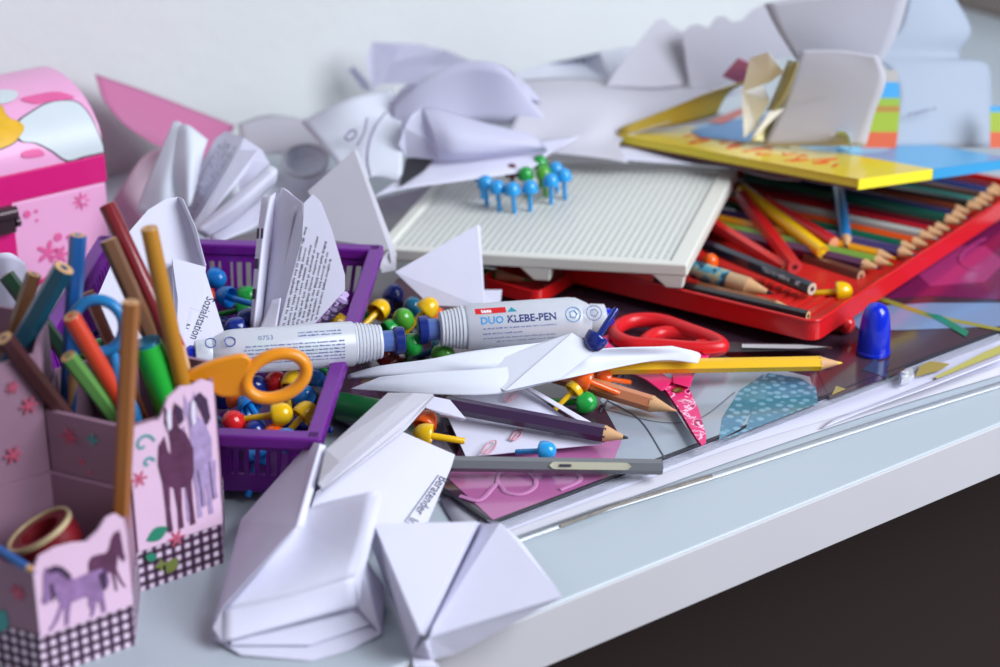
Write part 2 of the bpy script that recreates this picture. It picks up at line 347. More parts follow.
def pencil(label, a, b, color, r=.36, L=None, cone=2.0, lead=None, hexa=True, sharp=True, name='pencil', cat='pencil', group=None, roll=.3, rough=.3, endm=None, coreM=None):
    """a: blunt end, b: tip"""
    LL = L or (b-a).length
    M = axisM(a, b, roll)
    cm = mat('pencil lacquer %d %d %d' % tuple(int(c*999) for c in color), color, rough, coat=.3)
    lm = lead or cm
    key = (round(LL, 1), r, color, cone, lm.name, sharp, hexa)
    if key in _proto: return dup(_proto[key], M, label, group)
    sh, en, core, cn, ld = pencil_mesh(LL, r, color, cone if sharp else 0.02, lm.name, hexa=hexa)
    t = thing(name, label, cat, M, group)
    def cp(m): q = MB(); q.v = [v.copy() for v in m.v]; q.f = list(m.f); return q
    part('shaft', cp(sh), cm, t, smooth=not hexa, bevel=0)
    part('blunt_end', cp(en), endm or woodm, t); part('core', cp(core), coreM or lm, t)
    if sharp: part('sharpened_wood', cp(cn), woodm, t, smooth=True); part('lead', cp(ld), lm, t, smooth=True)
    _proto[key] = t; return t
def stand(label, top, low, cc, dY, color, lim=2.75, **k):     # a pencil standing in cup cc, seen between two picture points
    n = ray(*top).cross(ray(*low)).normalized(); best = None
    for z in [.45+.25*i for i in range(28)]:
        # the sight plane cut at height z: nearest point to the cup's middle
        d = n.cross(ZV).normalized(); p0 = CAM.copy(); nxy = Vector((n.x, n.y, 0)); q = Vector((cc.x, cc.y, z)); dist = (q-CAM).dot(n)
        f = q-nxy*(dist/nxy.length_squared)
        if (f-q).length <= lim: best = f; break
        if best is None or (f-q).length < best[1]-.02: best = (f, (f-q).length)
        best = best if isinstance(best, tuple) else best
    if isinstance(best, tuple): best = best[0]
    A = PY(*top, best.y+dY); return pencil(label, A, best, color, **k)
yB = HB.y; yC = HC.y; yA = HA.y
stand('dark red pencil standing blunt end up, tallest in the pink pen holder', (107, 205), (152, 300), HB, 3.2, srgb(120, 22, 32), r=.37, hexa=False)
stand('flat bronze brown pencil leaning behind the gold one in the pen holder', (108, 240), (152, 338), HB, 1.6, srgb(112, 78, 56), r=.38)
stand('ochre yellow pencil standing in the right cup of the pen holder', (149, 228), (176, 355), HB, -.4, srgb(176, 120, 34), r=.36, hexa=False)
stand('bright blue pencil with bare wood end standing near the purple basket corner', (78, 235), (71, 350), HC, 1.4, srgb(30, 92, 160), r=.36)
stand('wide dark teal pencil slanting up to the right beside the bright blue one', (64, 268), (20, 345), HC, .2, srgb(24, 74, 94), r=.47)
stand('dark green speckled pencil slanting down to the right at the left frame edge', (6, 275), (55, 340), HB, 2.6, srgb(26, 60, 40), r=.36)
stand('short brown pencil behind the wide teal one in the pen holder', (34, 274), (18, 320), HC, 2.2, srgb(110, 70, 40), r=.33)
stand('dark maroon pencil with grey stripe leaning right at the far left', (4, 338), (62, 412), HB, -3.4, srgb(70, 40, 42), r=.38)
stand('orange red pencil leaning right in the middle of the pen holder', (71, 316), (112, 386), HB, -2.2, srgb(200, 62, 36), r=.37, hexa=False)
stand('pale green pencil leaning right below the orange red one', (68, 356), (108, 408), HB, -2.6, srgb(90, 140, 72), r=.36)
stand('thin copper pencil behind the blue scissors ring', (88, 292), (114, 352), HB, 2.4, srgb(170, 96, 66), r=.27)
stand('blue pencil low in the pen holder under the blue scissors', (74, 372), (70, 408), HB, .9, srgb(36, 92, 140), r=.32)
stand('scarlet pencil behind the ochre one next to the orange scissors', (168, 325), (190, 378), HB, 1.2, srgb(176, 26, 30), r=.36)
A = PY(131, 302, yA+1.2); B = PY(121, 510, yA+.4)
d = (B-A).normalized()
pencil('long copper brown pencil standing in the short front cup, nearest of all', A, A+d*((.4-A.z)/d.z), srgb(150, 92, 42), r=.36, roll=.5)
# green felt marker leaning in the right cup
A = PY(147, 342, yB+.6); Bq = HB+E*2.5+N*-.9+ZV*1.6; L = (Bq-A).length
mk_ = thing('felt_marker', 'thick bright green felt marker with blue-green edge in the right cup of the holder', 'marker', axisM(A, Bq))
rx = Matrix.Rotation(pi/2, 4, 'Y')
mb = MB(); mb.lathe([(.45, 0), (.62, .1), (.66, .5), (.66, L-1.5), (.4, L-.6), (.2, L)], 20, rx); part('barrel', mb, plastic('green marker barrel', srgb(40, 176, 60), .25), mk_, smooth=True)
mb = MB(); mb.lathe([(.44, -.06), (.56, -.05), (.6, .12), (.55, .14)], 20, rx); part('end_plug', mb, plastic('teal plug', srgb(20, 110, 140)), mk_, smooth=True)

# ================================================================ scissors
steel = mat('scissor steel', (.55, .55, .57), .22, metal=1)
def ring(mb, c, rx_, ry_, r, a=0, flat=.7, n=36, sq=1.0):
    pts = []
    for k in range(n):
        t = 2*pi*k/n; x = rx_*cos(t); y = ry_*sin(t); pts.append((c[0]+x*cos(a)-y*sin(a), c[1]+x*sin(a)+y*cos(a), c[2] if len(c) > 2 else 0))
    mb.tube(pts, r, 10, True, flat)
def scissors(label, M, hm, bm, Lh=6.0, Lb=7.0, rings=((-5.2, 1.5, 1.7, 1.1), (-5.0, -1.5, 1.9, 1.15)), open_=.12, rt=.32, extra=None, bw=.85, bladeL=None):
    t = thing('scissors', label, 'scissors', M)
    for s, (rx0, ry0, ra, rb) in zip((1, -1), rings):
        q = Matrix.Translation((0, 0, s*.1)) @ Matrix.Rotation(-s*open_, 4, 'Z')
        mb = MB(); ring(mb, (rx0, ry0, 0), ra, rb, rt, 0.12*s); 
        arm = spline2([(rx0+ra*.75, ry0-s*.1-rt), (rx0+ra+.9, s*.15-.35), (-.6, -s*.1-.42), (.7, -.42*s-.1), (.7, .4), (-.6, .5), (rx0+ra+.7, s*.55+.35), (rx0+ra*.7, ry0+rt+.2*s)], 4)
        mb.prism(arm, -.22, .22); mb.v = [q @ v for v in mb.v]
        part('handle', mb, hm, t, smooth=True, bevel=.06)
        mb = MB(); mb.prism([(-.9, -.42), (.6, -bw*.55), (Lb*.7, -.33 if s > 0 else -.42), (Lb, s*.02), (Lb*.98, s*.1), (Lb*.6, .42 if s > 0 else .33), (.6, bw*.55), (-.9, .42)], -.07+s*.02, .07+s*.02); mb.v = [q @ v for v in mb.v]
        part('blade', mb, bm if s > 0 or extra is None else extra, t)
    mb = MB(); mb.lathe([(.3, .2), (.32, .3), (.2, .38), (.02, .4)], 14); part('pivot_screw', mb, steel, t, smooth=True)
    return t
orangeP = plastic('orange scissor plastic', srgb(226, 140, 26), .3); blueP = plastic('blue scissor plastic', srgb(30, 120, 180), .25); redP = plastic('red scissor plastic', srgb(206, 26, 34), .32); pinkP = plastic('pink scissor plastic', srgb(222, 40, 110), .32)
# orange scissors: built from its own seen outline, loops leaning out over the basket
t = thing('scissors', 'orange-handled scissors leaning out of the pen holder, ring over the purple basket', 'scissors', PY(220, 378, yB+.5))
Yo = yB+1.0
oc = PY(276, 376, Yo+.5); ux = (PY(310, 366, Yo+.9)-PY(242, 386, Yo+.1)).normalized(); uyv = (PY(281, 402, Yo)-PY(271, 350, Yo+.4)).normalized()
mb = MB(); pts = []
for k in range(40):
    a = 2*pi*k/40; pts.append(oc+ux*(1.33*cos(a))+uyv*(.93*sin(a)))
nrm = ux.cross(uyv).normalized(); mb.tube(pts, .28, 12, True, 1.15, upv=nrm)
part('handle_ring', mb, orangeP, t, local=False, smooth=True)
def pxprism(mb, pix, Yf, th, nv):
    q = [PY(x, y, Yf(x)) for x, y in pix]; return mb.hexa([p-nv*th/2 for p in q], [p+nv*th/2 for p in q])
mb = MB(); o2 = spline2([(184, 376), (205, 363), (228, 356), (243, 354), (251, 360), (248, 372), (251, 388), (246, 394), (232, 396), (218, 395), (204, 386)], 4)
pxprism(mb, o2, lambda x: Yo-.3+(x-184)/64*.6, .55, nrm); part('handle_arm', mb, orangeP, t, local=False, smooth=True, bevel=.12)
mb = MB(); a = PY(190, 378, Yo-.3); fo = HB+ZV*1.0+E*-.6; sd = (fo-a).cross(Vector((0, 1, 0))).normalized()
mb.hexa([a-sd*.5+Vector((0, .06, 0)), a+sd*.5+Vector((0, .06, 0)), a+sd*.5-Vector((0, .06, 0)), a-sd*.5-Vector((0, .06, 0))], [fo+sd*.0+Vector((0, .06, 0)), fo+sd*.2+Vector((0, .06, 0)), fo+sd*.2-Vector((0, .06, 0)), fo-Vector((0, .06, 0))])
part('blade', mb, steel, t, local=False)
mb = MB(); c2 = oc-ux*.1+nrm*.0
# blue scissors: ring seen between the pencils
bc = PY(98, 326, yB-.3)
t = thing('scissors', 'blue-handled scissors standing in the pen holder, ring among the pencils', 'scissors', bc)
mb = MB(); mb.tube([bc+Vector((1.06*cos(a), .25*sin(a), 1.08*sin(a))) for a in [2*pi*k/36 for k in range(36)]], .24, 10, True, 1.1, upv=(0, 1, 0)); part('handle_ring', mb, blueP, t, local=False, smooth=True)
mb = MB(); mb.tube([bc+Vector((.5, 0, -1.1)), bc+Vector((.7, -.2, -2.2)), bc+Vector((1.2, -.6, -3.6)), bc+Vector((1.5, -.9, -4.6))], [.2, .3, .35, .3], 10, upv=(0, 1, 0)); part('handle_arm', mb, blueP, t, local=False, smooth=True)
mb = MB(); a = bc+Vector((1.5, -.9, -4.5)); b2 = Vector((a.x+.5, a.y-.3, .5)); mb.hexa([a+Vector((-.45, .06, 0)), a+Vector((.45, .06, 0)), a+Vector((.45, -.06, 0)), a+Vector((-.45, -.06, 0))], [b2+Vector((-.05, .06, 0)), b2+Vector((.15, .06, 0)), b2+Vector((.15, -.06, 0)), b2+Vector((-.05, -.06, 0))]); part('blade', mb, steel, t, local=False)
# tape roll and blue pen in the front cup
tc_ = PY(46, 540, yA+.5); t = thing('tape_roll', 'dark red tape roll with cream edge lying in the short front cup', 'tape', tc_)
Mx = frame(tc_, Vector((.85, .3, .42)), Vector((-.2, .9, -.1)))
mb = MB(); prof = [(.85, -.5), (1.4, -.5), (1.4, .5), (.85, .5), (.85, -.5)]; mb.lathe(prof, 32, Mx, caps=False); part('roll', mb, plastic('dark red tape', srgb(120, 22, 32), .4), t, local=False, smooth=True)
mb = MB(); mb.lathe([(1.3, .4), (1.44, .4), (1.44, .6), (1.3, .6), (1.3, .4)], 32, Mx, caps=False); part('tape_edge', mb, mat('cream tape edge', srgb(190, 170, 130), .7, noise=.3, nscale=200), t, local=False, smooth=True)
A = P(-8, 545, 5.15); B = P(36, 573, 5.1)
pencil('blue pencil lying along the left rim of the short front cup', A, B, srgb(26, 96, 170), r=.17, cone=.5, hexa=False)
# ================================================================ purple basket
purp = mat('purple basket plastic', srgb(104, 24, 132), .3, sss=.0, trans=.0)
FRc = P(314, 435, 4.05); BRc = P(376, 247, 5.0)
Mbk = frame(FRc, (BRc-FRc), Vector((-1, .08, 0)))      # x: to the back, y: to the left, z up, origin at the front right rim corner
BL = (BRc-FRc).length; BW = 14.6; BH = 3.45; TP = .55
bk = thing('basket', 'purple slotted plastic basket full of mushroom pegs behind the pen holder', 'basket', Mbk)
def rail(a, b, w=.75, h=.62):
    mb = MB(); a = Vector(a); b = Vector(b); d = (b-a).normalized(); s = d.cross(ZV)*w/2
    mb.hexa([a-s-ZV*h, b-s-ZV*h, b+s-ZV*h, a+s-ZV*h], [a-s, b-s, b+s, a+s]); return mb
for a, b in (((-.3, 0, 0), (BL+.3, 0, 0)), ((BL, -.3, 0), (BL, BW+.3, 0)), ((BL+.3, BW, 0), (-.3, BW, 0)), ((0, BW+.3, 0), (0, -.3, 0))):
    part('rim', rail(a, b), purp, bk, bevel=.12)
def slotted(a, b, inw):
    mb = MB(); a = Vector(a); b = Vector(b); L = (b-a).length; d = (b-a).normalized(); inw = Vector(inw); th = .16
    def pt(s, z): # s along, z downwards 0..BH
        k = z/BH; return a+d*(s+(TP*k)*(1-2*s/L))+inw*TP*k-ZV*z
    def bar(s0, s1, z0, z1):
        q = [pt(s0, z0), pt(s1, z0), pt(s1, z1), pt(s0, z1)]; mb.hexa(q, [v+inw*th for v in q])
    bar(0, L, .3, 1.0); bar(0, L, BH-1.0, BH); n = int(L/.5)
    for i in range(n+1):
        s = L*i/n; w = .2 if i % 8 else .5; bar(max(0, s-w/2), min(L, s+w/2), 1.0, BH-1.0)
    return mb
part('slotted_wall', slotted((0, 0, 0), (0, BW, 0), (1, 0, 0)), purp, bk)
part('slotted_wall', slotted((0, 0, 0), (BL, 0, 0), (0, 1, 0)), purp, bk)
part('slotted_wall', slotted((BL, 0, 0), (BL, BW, 0), (-1, 0, 0)), purp, bk)
part('slotted_wall', slotted((0, BW, 0), (BL, BW, 0), (0, -1, 0)), purp, bk)
mb = MB(); mb.box((TP, TP, -BH), (BL-TP, BW-TP, -BH+.18)); part('basket_floor', mb, purp, bk)

# ================================================================ mushroom pegs
PC = dict(blue=srgb(24, 120, 200), navy=srgb(22, 40, 120), red=srgb(196, 28, 30), yellow=srgb(226, 178, 10), green=srgb(30, 150, 60), lime=srgb(80, 160, 50), orange=srgb(236, 92, 16), cyan=srgb(40, 150, 215), teal=srgb(20, 92, 120), darkred=srgb(92, 16, 18))
_pg = {}
def peg(label, M, c, big=True, group=None):
    key = (c, big)
    if key in _pg: return dup(_pg[key], M, label, group)
    t = thing('peg', label, 'peg', M, group)
    m = plastic('peg plastic '+c, PC[c], .22, coat=.3)
    s = 1.0 if big else .82
    mb = MB(); mb.lathe([(.13*s, -1.55*s), (.16*s, -1.5*s), (.17*s, .5*s)], 10); part('peg_stem', mb, m, t, smooth=True)
    h = MB(); h.lathe([(.15*s, .48*s), (.36*s, .42*s), (.48*s, .1*s), (.53*s, .0), (.57*s, .04*s), (.58*s, .16*s), (.55*s, .42*s), (.44*s, .68*s), (.26*s, .84*s), (.06*s, .9*s)], 18); part('peg_head', h, m, t, smooth=True)
    _pg[key] = t; return t
def pegM(p, d): d = Vector(d).normalized(); q = d.to_track_quat('Z', 'Y').to_matrix().to_4x4(); q.translation = p; return q
def look(px, py, z, c, d, label, big=True, group=None): return peg(label, pegM(P(px, py, z), d), c, big, group)
# on the desk between basket and glue pens (head position in the picture, height, axis from stem to head)
look(376, 313, 2.3, 'yellow', (.55, .8, .3), 'yellow peg lying with its hollow cap edge showing beside the purple rim')
look(360, 318, 1.6, 'green', (-.2, -.7, .8), 'green peg half hidden behind the purple basket rim')
look(411, 347, 2.3, 'green', (.15, -.55, .75), 'large bright green peg below the glue pen tips')
look(404, 322, 1.9, 'lime', (-.1, -.5, .8), 'lime green peg between the two glue pen nozzles')
look(416, 312, 1.5, 'teal', (-.4, -.1, .8), 'dark teal peg behind the lime green one')
look(424, 331, .9, 'navy', (.3, .5, .5), 'navy peg deep behind the right glue pen nozzle')
look(392, 300, .9, 'navy', (.2, .4, .7), 'navy peg in the dark gap behind the yellow ring')
look(430, 318, 1.2, 'orange', (.6, -.2, .3), 'orange peg wedged against the blue glue pen nozzle')
look(437, 349, 1.0, 'teal', (.7, -.3, .4), 'teal peg under the right glue pen collar')
look(440, 356, 1.6, 'lime', (.5, -.5, .5), 'lime green peg at the edge of the crumpled sheet')
look(391, 358, 1.2, 'darkred', (-.5, -.6, .4), 'dark red peg under the left glue pen nozzle')
look(424, 312, 2.2, 'yellow', (.5, .2, .5), 'yellow peg behind the right glue pen nozzle')
look(386, 332, 1.6, 'green', (.75, .5, .2), 'long green peg lying under the left glue pen nozzle')
look(432, 436, 1.7, 'yellow', (-.95, .1, .12), 'yellow peg with its stem pointing right beside the purple pencil paper')
look(424, 427, 1.2, 'orange', (.2, .6, .4), 'orange peg tucked in the dark gap behind the lettered sheet')
look(541, 451, 1.25, 'cyan', (.85, -.3, .2), 'small light blue peg lying beside the grey pencil', big=False)
look(579, 402, .95, 'green', (.85, -.25, .1), 'green peg lying under the folded paper left of the peach pencil')
look(572, 392, 1.5, 'yellow', (.4, .3, .3), 'yellow peg partly under the crumpled sheet above the green one', big=False)
look(590, 382, 1.9, 'orange', (-.8, .1, .3), 'orange peg under the yellow pencil, pointing to the pink scissors')
look(608, 379, 1.3, 'orange', (-.6, -.2, .2), 'second orange peg beside the pink scissors arm', big=False)
look(599, 335, 4.5, 'navy', (-.45, -.3, -.6), 'royal blue peg on the crumpled sheet by the glue pen tail')
look(845, 327, .75, 'red', (.2, -.5, .85), 'red peg on the desk pad between tin corner and blue cap', big=False)
# in the basket: the ones seen on top, then the heap under them
BMi = Mbk.inverted()
def inb(px, py, z): return P(px, py, z)
tops = [(274, 415, 3.3, 'yellow', (.95, -.1, .2), 'yellow peg lying on top of the basket heap, stem pointing left'), (301, 418, 2.9, 'yellow', (.6, .5, .5), 'yellow peg leaning in the front right corner of the basket'),
        (292, 388, 3.0, 'yellow', (.1, .7, .6), 'yellow peg seen through the orange scissors ring'), (236, 424, 2.7, 'red', (-.3, -.6, .6), 'red peg at the front of the basket beside the horse panel'),
        (276, 384, 2.8, 'red', (.2, -.6, .7), 'red peg seen through the orange scissors ring'), (258, 388, 2.7, 'navy', (-.4, -.5, .6), 'navy peg seen through the orange scissors ring'),
        (300, 400, 2.5, 'blue', (.6, -.2, .7), 'blue peg beside the right wall of the basket'), (255, 434, 2.3, 'navy', (.1, -.6, .7), 'navy peg behind the front rim of the basket'),
        (272, 438, 2.2, 'orange', (.3, -.5, .6), 'orange peg just behind the front rim of the basket'), (240, 404, 2.5, 'orange', (-.4, .3, .7), 'orange peg under the orange scissors arm in the basket')]
spots = []
for px, py, z, c, d, lb in tops:
    p = P(px, py, z); peg(lb, pegM(p, d), c); spots.append(BMi @ p)
cols = list(PC); rn = random.Random(3)
cnt = 0
for layer, zz in enumerate((-2.55, -1.45)):
    tries = 0
    while tries < 900 and cnt < (44, 78)[layer]:
        tries += 1
        q = Vector((rn.uniform(1.3, BL-1.4), rn.uniform(1.3, BW-1.4), zz+rn.uniform(-.1, .15)))
        if any((q-s).length < 1.32 for s in spots): continue
        spots.append(q); c = rn.choice(['blue', 'navy', 'red', 'green', 'yellow', 'orange', 'navy', 'teal', 'blue', 'lime'])
        dd = Vector((rn.uniform(-1, 1), rn.uniform(-1, 1), rn.uniform(-.1, .35)))
        peg('%s mushroom peg in the loose heap inside the purple basket' % {'darkred': 'dark red', 'lime': 'lime green'}.get(c, c), pegM(Mbk @ q, dd), c, group='%s pegs in the purple basket heap' % c); cnt += 1

# ================================================================ white pegboard
Bfr = P(687, 264, 3.8); Bbr = P(739, 168, 3.8); Bfl = P(480, 253, 3.1)
Mbd = frame(Bfr, (Bfl-Bfr), Bbr-Bfr)      # x to the left, y to the back ... z must point up
if Mbd.col[2].z < 0: Mbd = frame(Bfr, (Bfr-Bfl), Bbr-Bfr)
SX = -1 if (Bfl-Bfr).dot(Mbd.col[0].to_3d()) < 0 else 1
BDW = 17.6; BDD = (Bbr-Bfr).length
bd = thing('pegboard', 'white plastic pegboard with rows of fine holes resting on the red tin', 'pegboard', Mbd)
pbm = bpy.data.materials.new('pegboard white'); pbm.use_nodes = True; nt = pbm.node_tree; b = nt.nodes['Principled BSDF']; b.inputs['Roughness'].default_value = .35
tc = nt.nodes.new('ShaderNodeTexCoord'); vm = nt.nodes.new('ShaderNodeVectorMath'); vm.operation = 'SCALE'; vm.inputs['Scale'].default_value = 100/.42
nt.links.new(tc.outputs['Object'], vm.inputs[0]); vf = nt.nodes.new('ShaderNodeVectorMath'); vf.operation = 'FRACTION'; nt.links.new(vm.outputs[0], vf.inputs[0])
vs_ = nt.nodes.new('ShaderNodeVectorMath'); vs_.operation = 'SUBTRACT'; vs_.inputs[1].default_value = (.5, .5, .5); nt.links.new(vf.outputs[0], vs_.inputs[0])
vk = nt.nodes.new('ShaderNodeVectorMath'); vk.operation = 'MULTIPLY'; vk.inputs[1].default_value = (1, 1, 0); nt.links.new(vs_.outputs[0], vk.inputs[0])
vl = nt.nodes.new('ShaderNodeVectorMath'); vl.operation = 'LENGTH'; nt.links.new(vk.outputs[0], vl.inputs[0])
cr = nt.nodes.new('ShaderNodeMapRange'); cr.inputs[1].default_value = .24; cr.inputs[2].default_value = .34; nt.links.new(vl.outputs['Value'], cr.inputs[0])
mx = nt.nodes.new('ShaderNodeMix'); mx.data_type = 'RGBA'; mx.inputs['A'].default_value = (.46, .48, .46, 1); mx.inputs['B'].default_value = (.72, .72, .66, 1); nt.links.new(cr.outputs[0], mx.inputs['Factor']); nt.links.new(mx.outputs['Result'], b.inputs['Base Color'])
bp = nt.nodes.new('ShaderNodeBump'); bp.inputs['Distance'].default_value = .001; bp.inputs['Strength'].default_value = .8; nt.links.new(cr.outputs[0], bp.inputs['Height']); nt.links.new(bp.outputs[0], b.inputs['Normal'])
pw = plastic('pegboard rim white', (.70, .69, .62), .35)
X = lambda x: SX*x
def bb(x0, x1, y0, y1, z0, z1): m = MB(); m.box((min(X(x0), X(x1)), y0, z0), (max(X(x0), X(x1)), y1, z1)); return m
part('perforated_plate', bb(.5, BDW-.5, .5, BDD-.5, -.45, -.16), pbm, bd)
part('rim', bb(0, BDW, 0, .55, -.75, -.04), pw, bd, bevel=.12); part('rim', bb(0, BDW, BDD-.55, BDD, -.75, -.04), pw, bd, bevel=.12)
part('rim', bb(0, 1.0, .4, BDD-.4, -.75, -.02), pw, bd, bevel=.12); part('rim', bb(BDW-.7, BDW, .4, BDD-.4, -.75, -.02), pw, bd, bevel=.12)
def foot(cx, cy, w=1.25):
    m = MB(); h = 1.5; m.hexa([Vector((X(cx)-.45, cy-.32, -h)), Vector((X(cx)+.45, cy-.32, -h)), Vector((X(cx)+.45, cy+.32, -h)), Vector((X(cx)-.45, cy+.32, -h))], [Vector((X(cx)-w, cy-.38, -.7)), Vector((X(cx)+.6, cy-.38, -.7)), Vector((X(cx)+.6, cy+.4, -.7)), Vector((X(cx)-w, cy+.4, -.7))]); return m
for c in ((.75, .42), (8.1, .42), (.75, BDD-.7), (16.8, BDD-.7)): part('foot', foot(*c), pw, bd, bevel=.1)
bn = Mbd.col[2].to_3d()
for i, (px, py, c) in enumerate([(499, 211, 'cyan'), (514, 213, 'cyan'), (531, 211, 'cyan'), (552, 204, 'cyan'), (565, 199, 'cyan'), (487, 206, 'cyan'), (483, 199, 'cyan'), (527, 197, 'green'), (545, 196, 'lime'), (541, 188, 'green'), (513, 194, 'darkred'), (557, 192, 'cyan')]):
    q = onplane(px, py, Bfr-bn*.16, bn)
    lb = ['light blue peg on the pegboard, second from the left in its front row', 'light blue peg on the pegboard, third from the left in its front row', 'light blue peg on the pegboard, lowest and nearest of the row middle', 'light blue peg on the pegboard in front of the lime stem', 'light blue peg on the pegboard, rightmost of the blue row', 'light blue peg on the pegboard at the left end of the row', 'light blue peg at the far left, half under the white sheet', 'green peg on the pegboard between two light blue heads', 'lime green peg on the pegboard behind the blue row', 'green peg farthest back on the pegboard under the sheet', 'dark red peg on the pegboard behind the blue row', 'light blue peg on the pegboard behind the rightmost one'][i]
    o = peg(lb, pegM(q+bn*(1.15 if i != 9 else 1.3), bn+Vector((rn.uniform(-.05, .05), rn.uniform(-.05, .05), 0))), c, big=False)

# ================================================================ red pencil tin
Tc = P(816, 323, 2.45); Tl = P(539, 277, 1.9); Tr = P(1000, 203, 1.95)
xr = (Tr-Tc).normalized()
Mt = frame(Tc, xr, Tl-Tc)      # x along the right rim away, y along the front rim to the left
TL = 27.0; TW = (Tl-Tc).length+.4; TH = 1.08
tinm = mat('red lacquered tin', srgb(206, 24, 26), .28, coat=.3)
tn = thing('pencil_tin', 'flat red pencil tin with loose pencils in it, corner towards the blue cap', 'pencil tin', Mt)
def rrect(x0, y0, x1, y1, r, n=6):
    o = []
    for cx, cy, a0 in ((x1-r, y1-r, 0), (x0+r, y1-r, 90), (x0+r, y0+r, 180), (x1-r, y0+r, 270)):
        for k in range(n+1): a = R(a0+90*k/n); o.append((cx+r*cos(a), cy+r*sin(a)))
    return o
def tray(x0, y0, x1, y1, r, z0, z1, th):
    o = rrect(x0, y0, x1, y1, r); i = rrect(x0+th, y0+th, x1-th, y1-th, r-th); n = len(o); v = [Vector((x, y, z0)) for x, y in o]+[Vector((x, y, z1)) for x, y in o]+[Vector((x, y, z1)) for x, y in i]+[Vector((x, y, z0+th)) for x, y in i]
    f = [(a+j*n, a+(j+1)*n, (a+1) % n+(j+1)*n, (a+1) % n+j*n) for j in range(3) for a in range(n)]
    m = MB(); m.add(v, f+[tuple(range(n)), tuple(range(3*n, 4*n))[::-1]]); return m
part('tin_base', tray(0, 0, TL, TW, .7, -TH, 0, .16), tinm, tn, smooth=True)
m = MB(); ro = [Vector((x, y, 0)) for x, y in rrect(.02, .02, TL-.02, TW-.02, .68)]; m.tube(ro, .1, 8, True); part('rolled_rim', m, tinm, tn, smooth=True)
m = MB(); m.box((.25, .25, -TH+.17), (TL-.25, TW-.25, -TH+.26))
for i in range(9): m.box((.8, 1.0+i*.62, -TH+.26), (7.0, 1.36+i*.62, -TH+.36))
part('ridged_insert', m, plastic('red tray insert', srgb(196, 34, 30), .35), tn)
def tin(x, y, z): return Mt @ Vector((x, y, z))
def tp(px, py, h): return onplane(px, py, Tc+Mt.col[2].to_3d()*h, Mt.col[2].to_3d())
def tpen(label, blunt, tip, h0, h1, col, **k): return pencil(label, tp(*blunt, h0), tp(*tip, h1), col, **k)
peachm = mat('peach end', srgb(226, 150, 110), .6)
tpen('thick red pencil slanting in the tin, blunt hollow end towards the blue cap', (795, 267), (742, 196), -.12, .35, srgb(206, 26, 30), r=.45, sharp=False, endm=mat('red end', srgb(200, 60, 60), .5), coreM=mat('dark red hole', srgb(90, 10, 14), .6))
tpen('thinner red pencil left of the thick red one in the tin', (786, 270), (706, 220), -.45, .1, srgb(206, 40, 40), r=.4, sharp=False)
tpen('yellow pencil slanting in the tin beside the thick red one', (823, 252), (742, 190), -.05, .45, srgb(236, 186, 16), r=.4, sharp=False, hexa=False, endm=mat('yellow end', srgb(205, 150, 20), .5))
tpen('red pencil with peach end, right of the yellow one in the tin', (834, 243), (766, 202), -.1, .4, srgb(190, 26, 34), r=.38, sharp=False, hexa=False, endm=peachm, coreM=peachm)
tpen('sky blue pencil hanging tip down from under the picture book', (833, 150), (847, 248), .6, -.2, srgb(34, 122, 186), r=.36, cone=1.3, lead=leadm, hexa=False)
nav = tpen('navy pencil with silver lettering and pale ringed end in the tin', (812, 289), (706, 246), -.1, .1, srgb(22, 26, 44), r=.38, sharp=False, endm=mat('pale wood end', srgb(200, 180, 160), .6), coreM=leadm)
M0 = rootM(nav); Lp = (tp(812, 289, -.1)-tp(706, 246, .1)).length
silver = mat('silver lettering', (.6, .6, .65), .35, metal=.6)
camdir = (M0.inverted().to_3x3() @ (CAM-M0.translation)).normalized(); ang = math.atan2(camdir.z, camdir.y)
def onshaft(x, a, r): return Vector((x, r*cos(a), r*sin(a)))
for s, x, sz in (('2B', .55, .34), ('FABER-CASTELL', 1.35, .3)):
    tm = text_mb(s, sz, lambda u, v: Vector((u, v, 0))); wd = tm.w
    tm.v = [onshaft(x+v.x*1.0, ang-(v.y-.1)/.4, .405) for v in tm.v]
    tm.v = [Vector((v.x, v.y, v.z)) for v in tm.v]; part('lettering', tm, silver, nav)
ch = tpen('chunky natural pencil with blue camouflage grip and black tip in the tin', (690, 268), (773, 294), .12, -.35, srgb(186, 150, 112), r=.5, cone=1.5, lead=leadm, hexa=False)
mb = MB(); rx = Matrix.Rotation(pi/2, 4, 'Y'); mb.lathe([(.51, .3), (.515, .35), (.515, 2.4), (.51, 2.45)], 18, rx)
camo = bpy.data.materials.new('blue camouflage'); camo.use_nodes = True; nt = camo.node_tree; vo = nt.nodes.new('ShaderNodeTexNoise'); vo.inputs['Scale'].default_value = 160; vo.inputs['Detail'].default_value = 1
cr = nt.nodes.new('ShaderNodeValToRGB'); cr.color_ramp.interpolation = 'CONSTANT'; cr.color_ramp.elements[0].color = (*srgb(30, 60, 80), 1); cr.color_ramp.elements[1].position = .47; cr.color_ramp.elements[1].color = (*srgb(70, 140, 160), 1); q = cr.color_ramp.elements.new(.58); q.color = (*srgb(160, 160, 130), 1)
tc = nt.nodes.new('ShaderNodeTexCoord'); nt.links.new(tc.outputs['Object'], vo.inputs['Vector']); nt.links.new(vo.outputs[0], cr.inputs[0]); nt.links.new(cr.outputs[0], nt.nodes['Principled BSDF'].inputs['Base Color'])
part('camouflage_grip', mb, camo, ch, smooth=True)
tpen('black pencil lying along the front rim of the tin', (808, 316), (655, 281), -.15, -.1, srgb(24, 22, 24), r=.3, sharp=False)
tpen('bare wood pencil with sharpened end beside the black one at the front rim', (700, 286), (800, 312), -.62, -.62, srgb(150, 100, 70), r=.3, cone=1.4, lead=mat('red lead', srgb(150, 30, 30), .5))
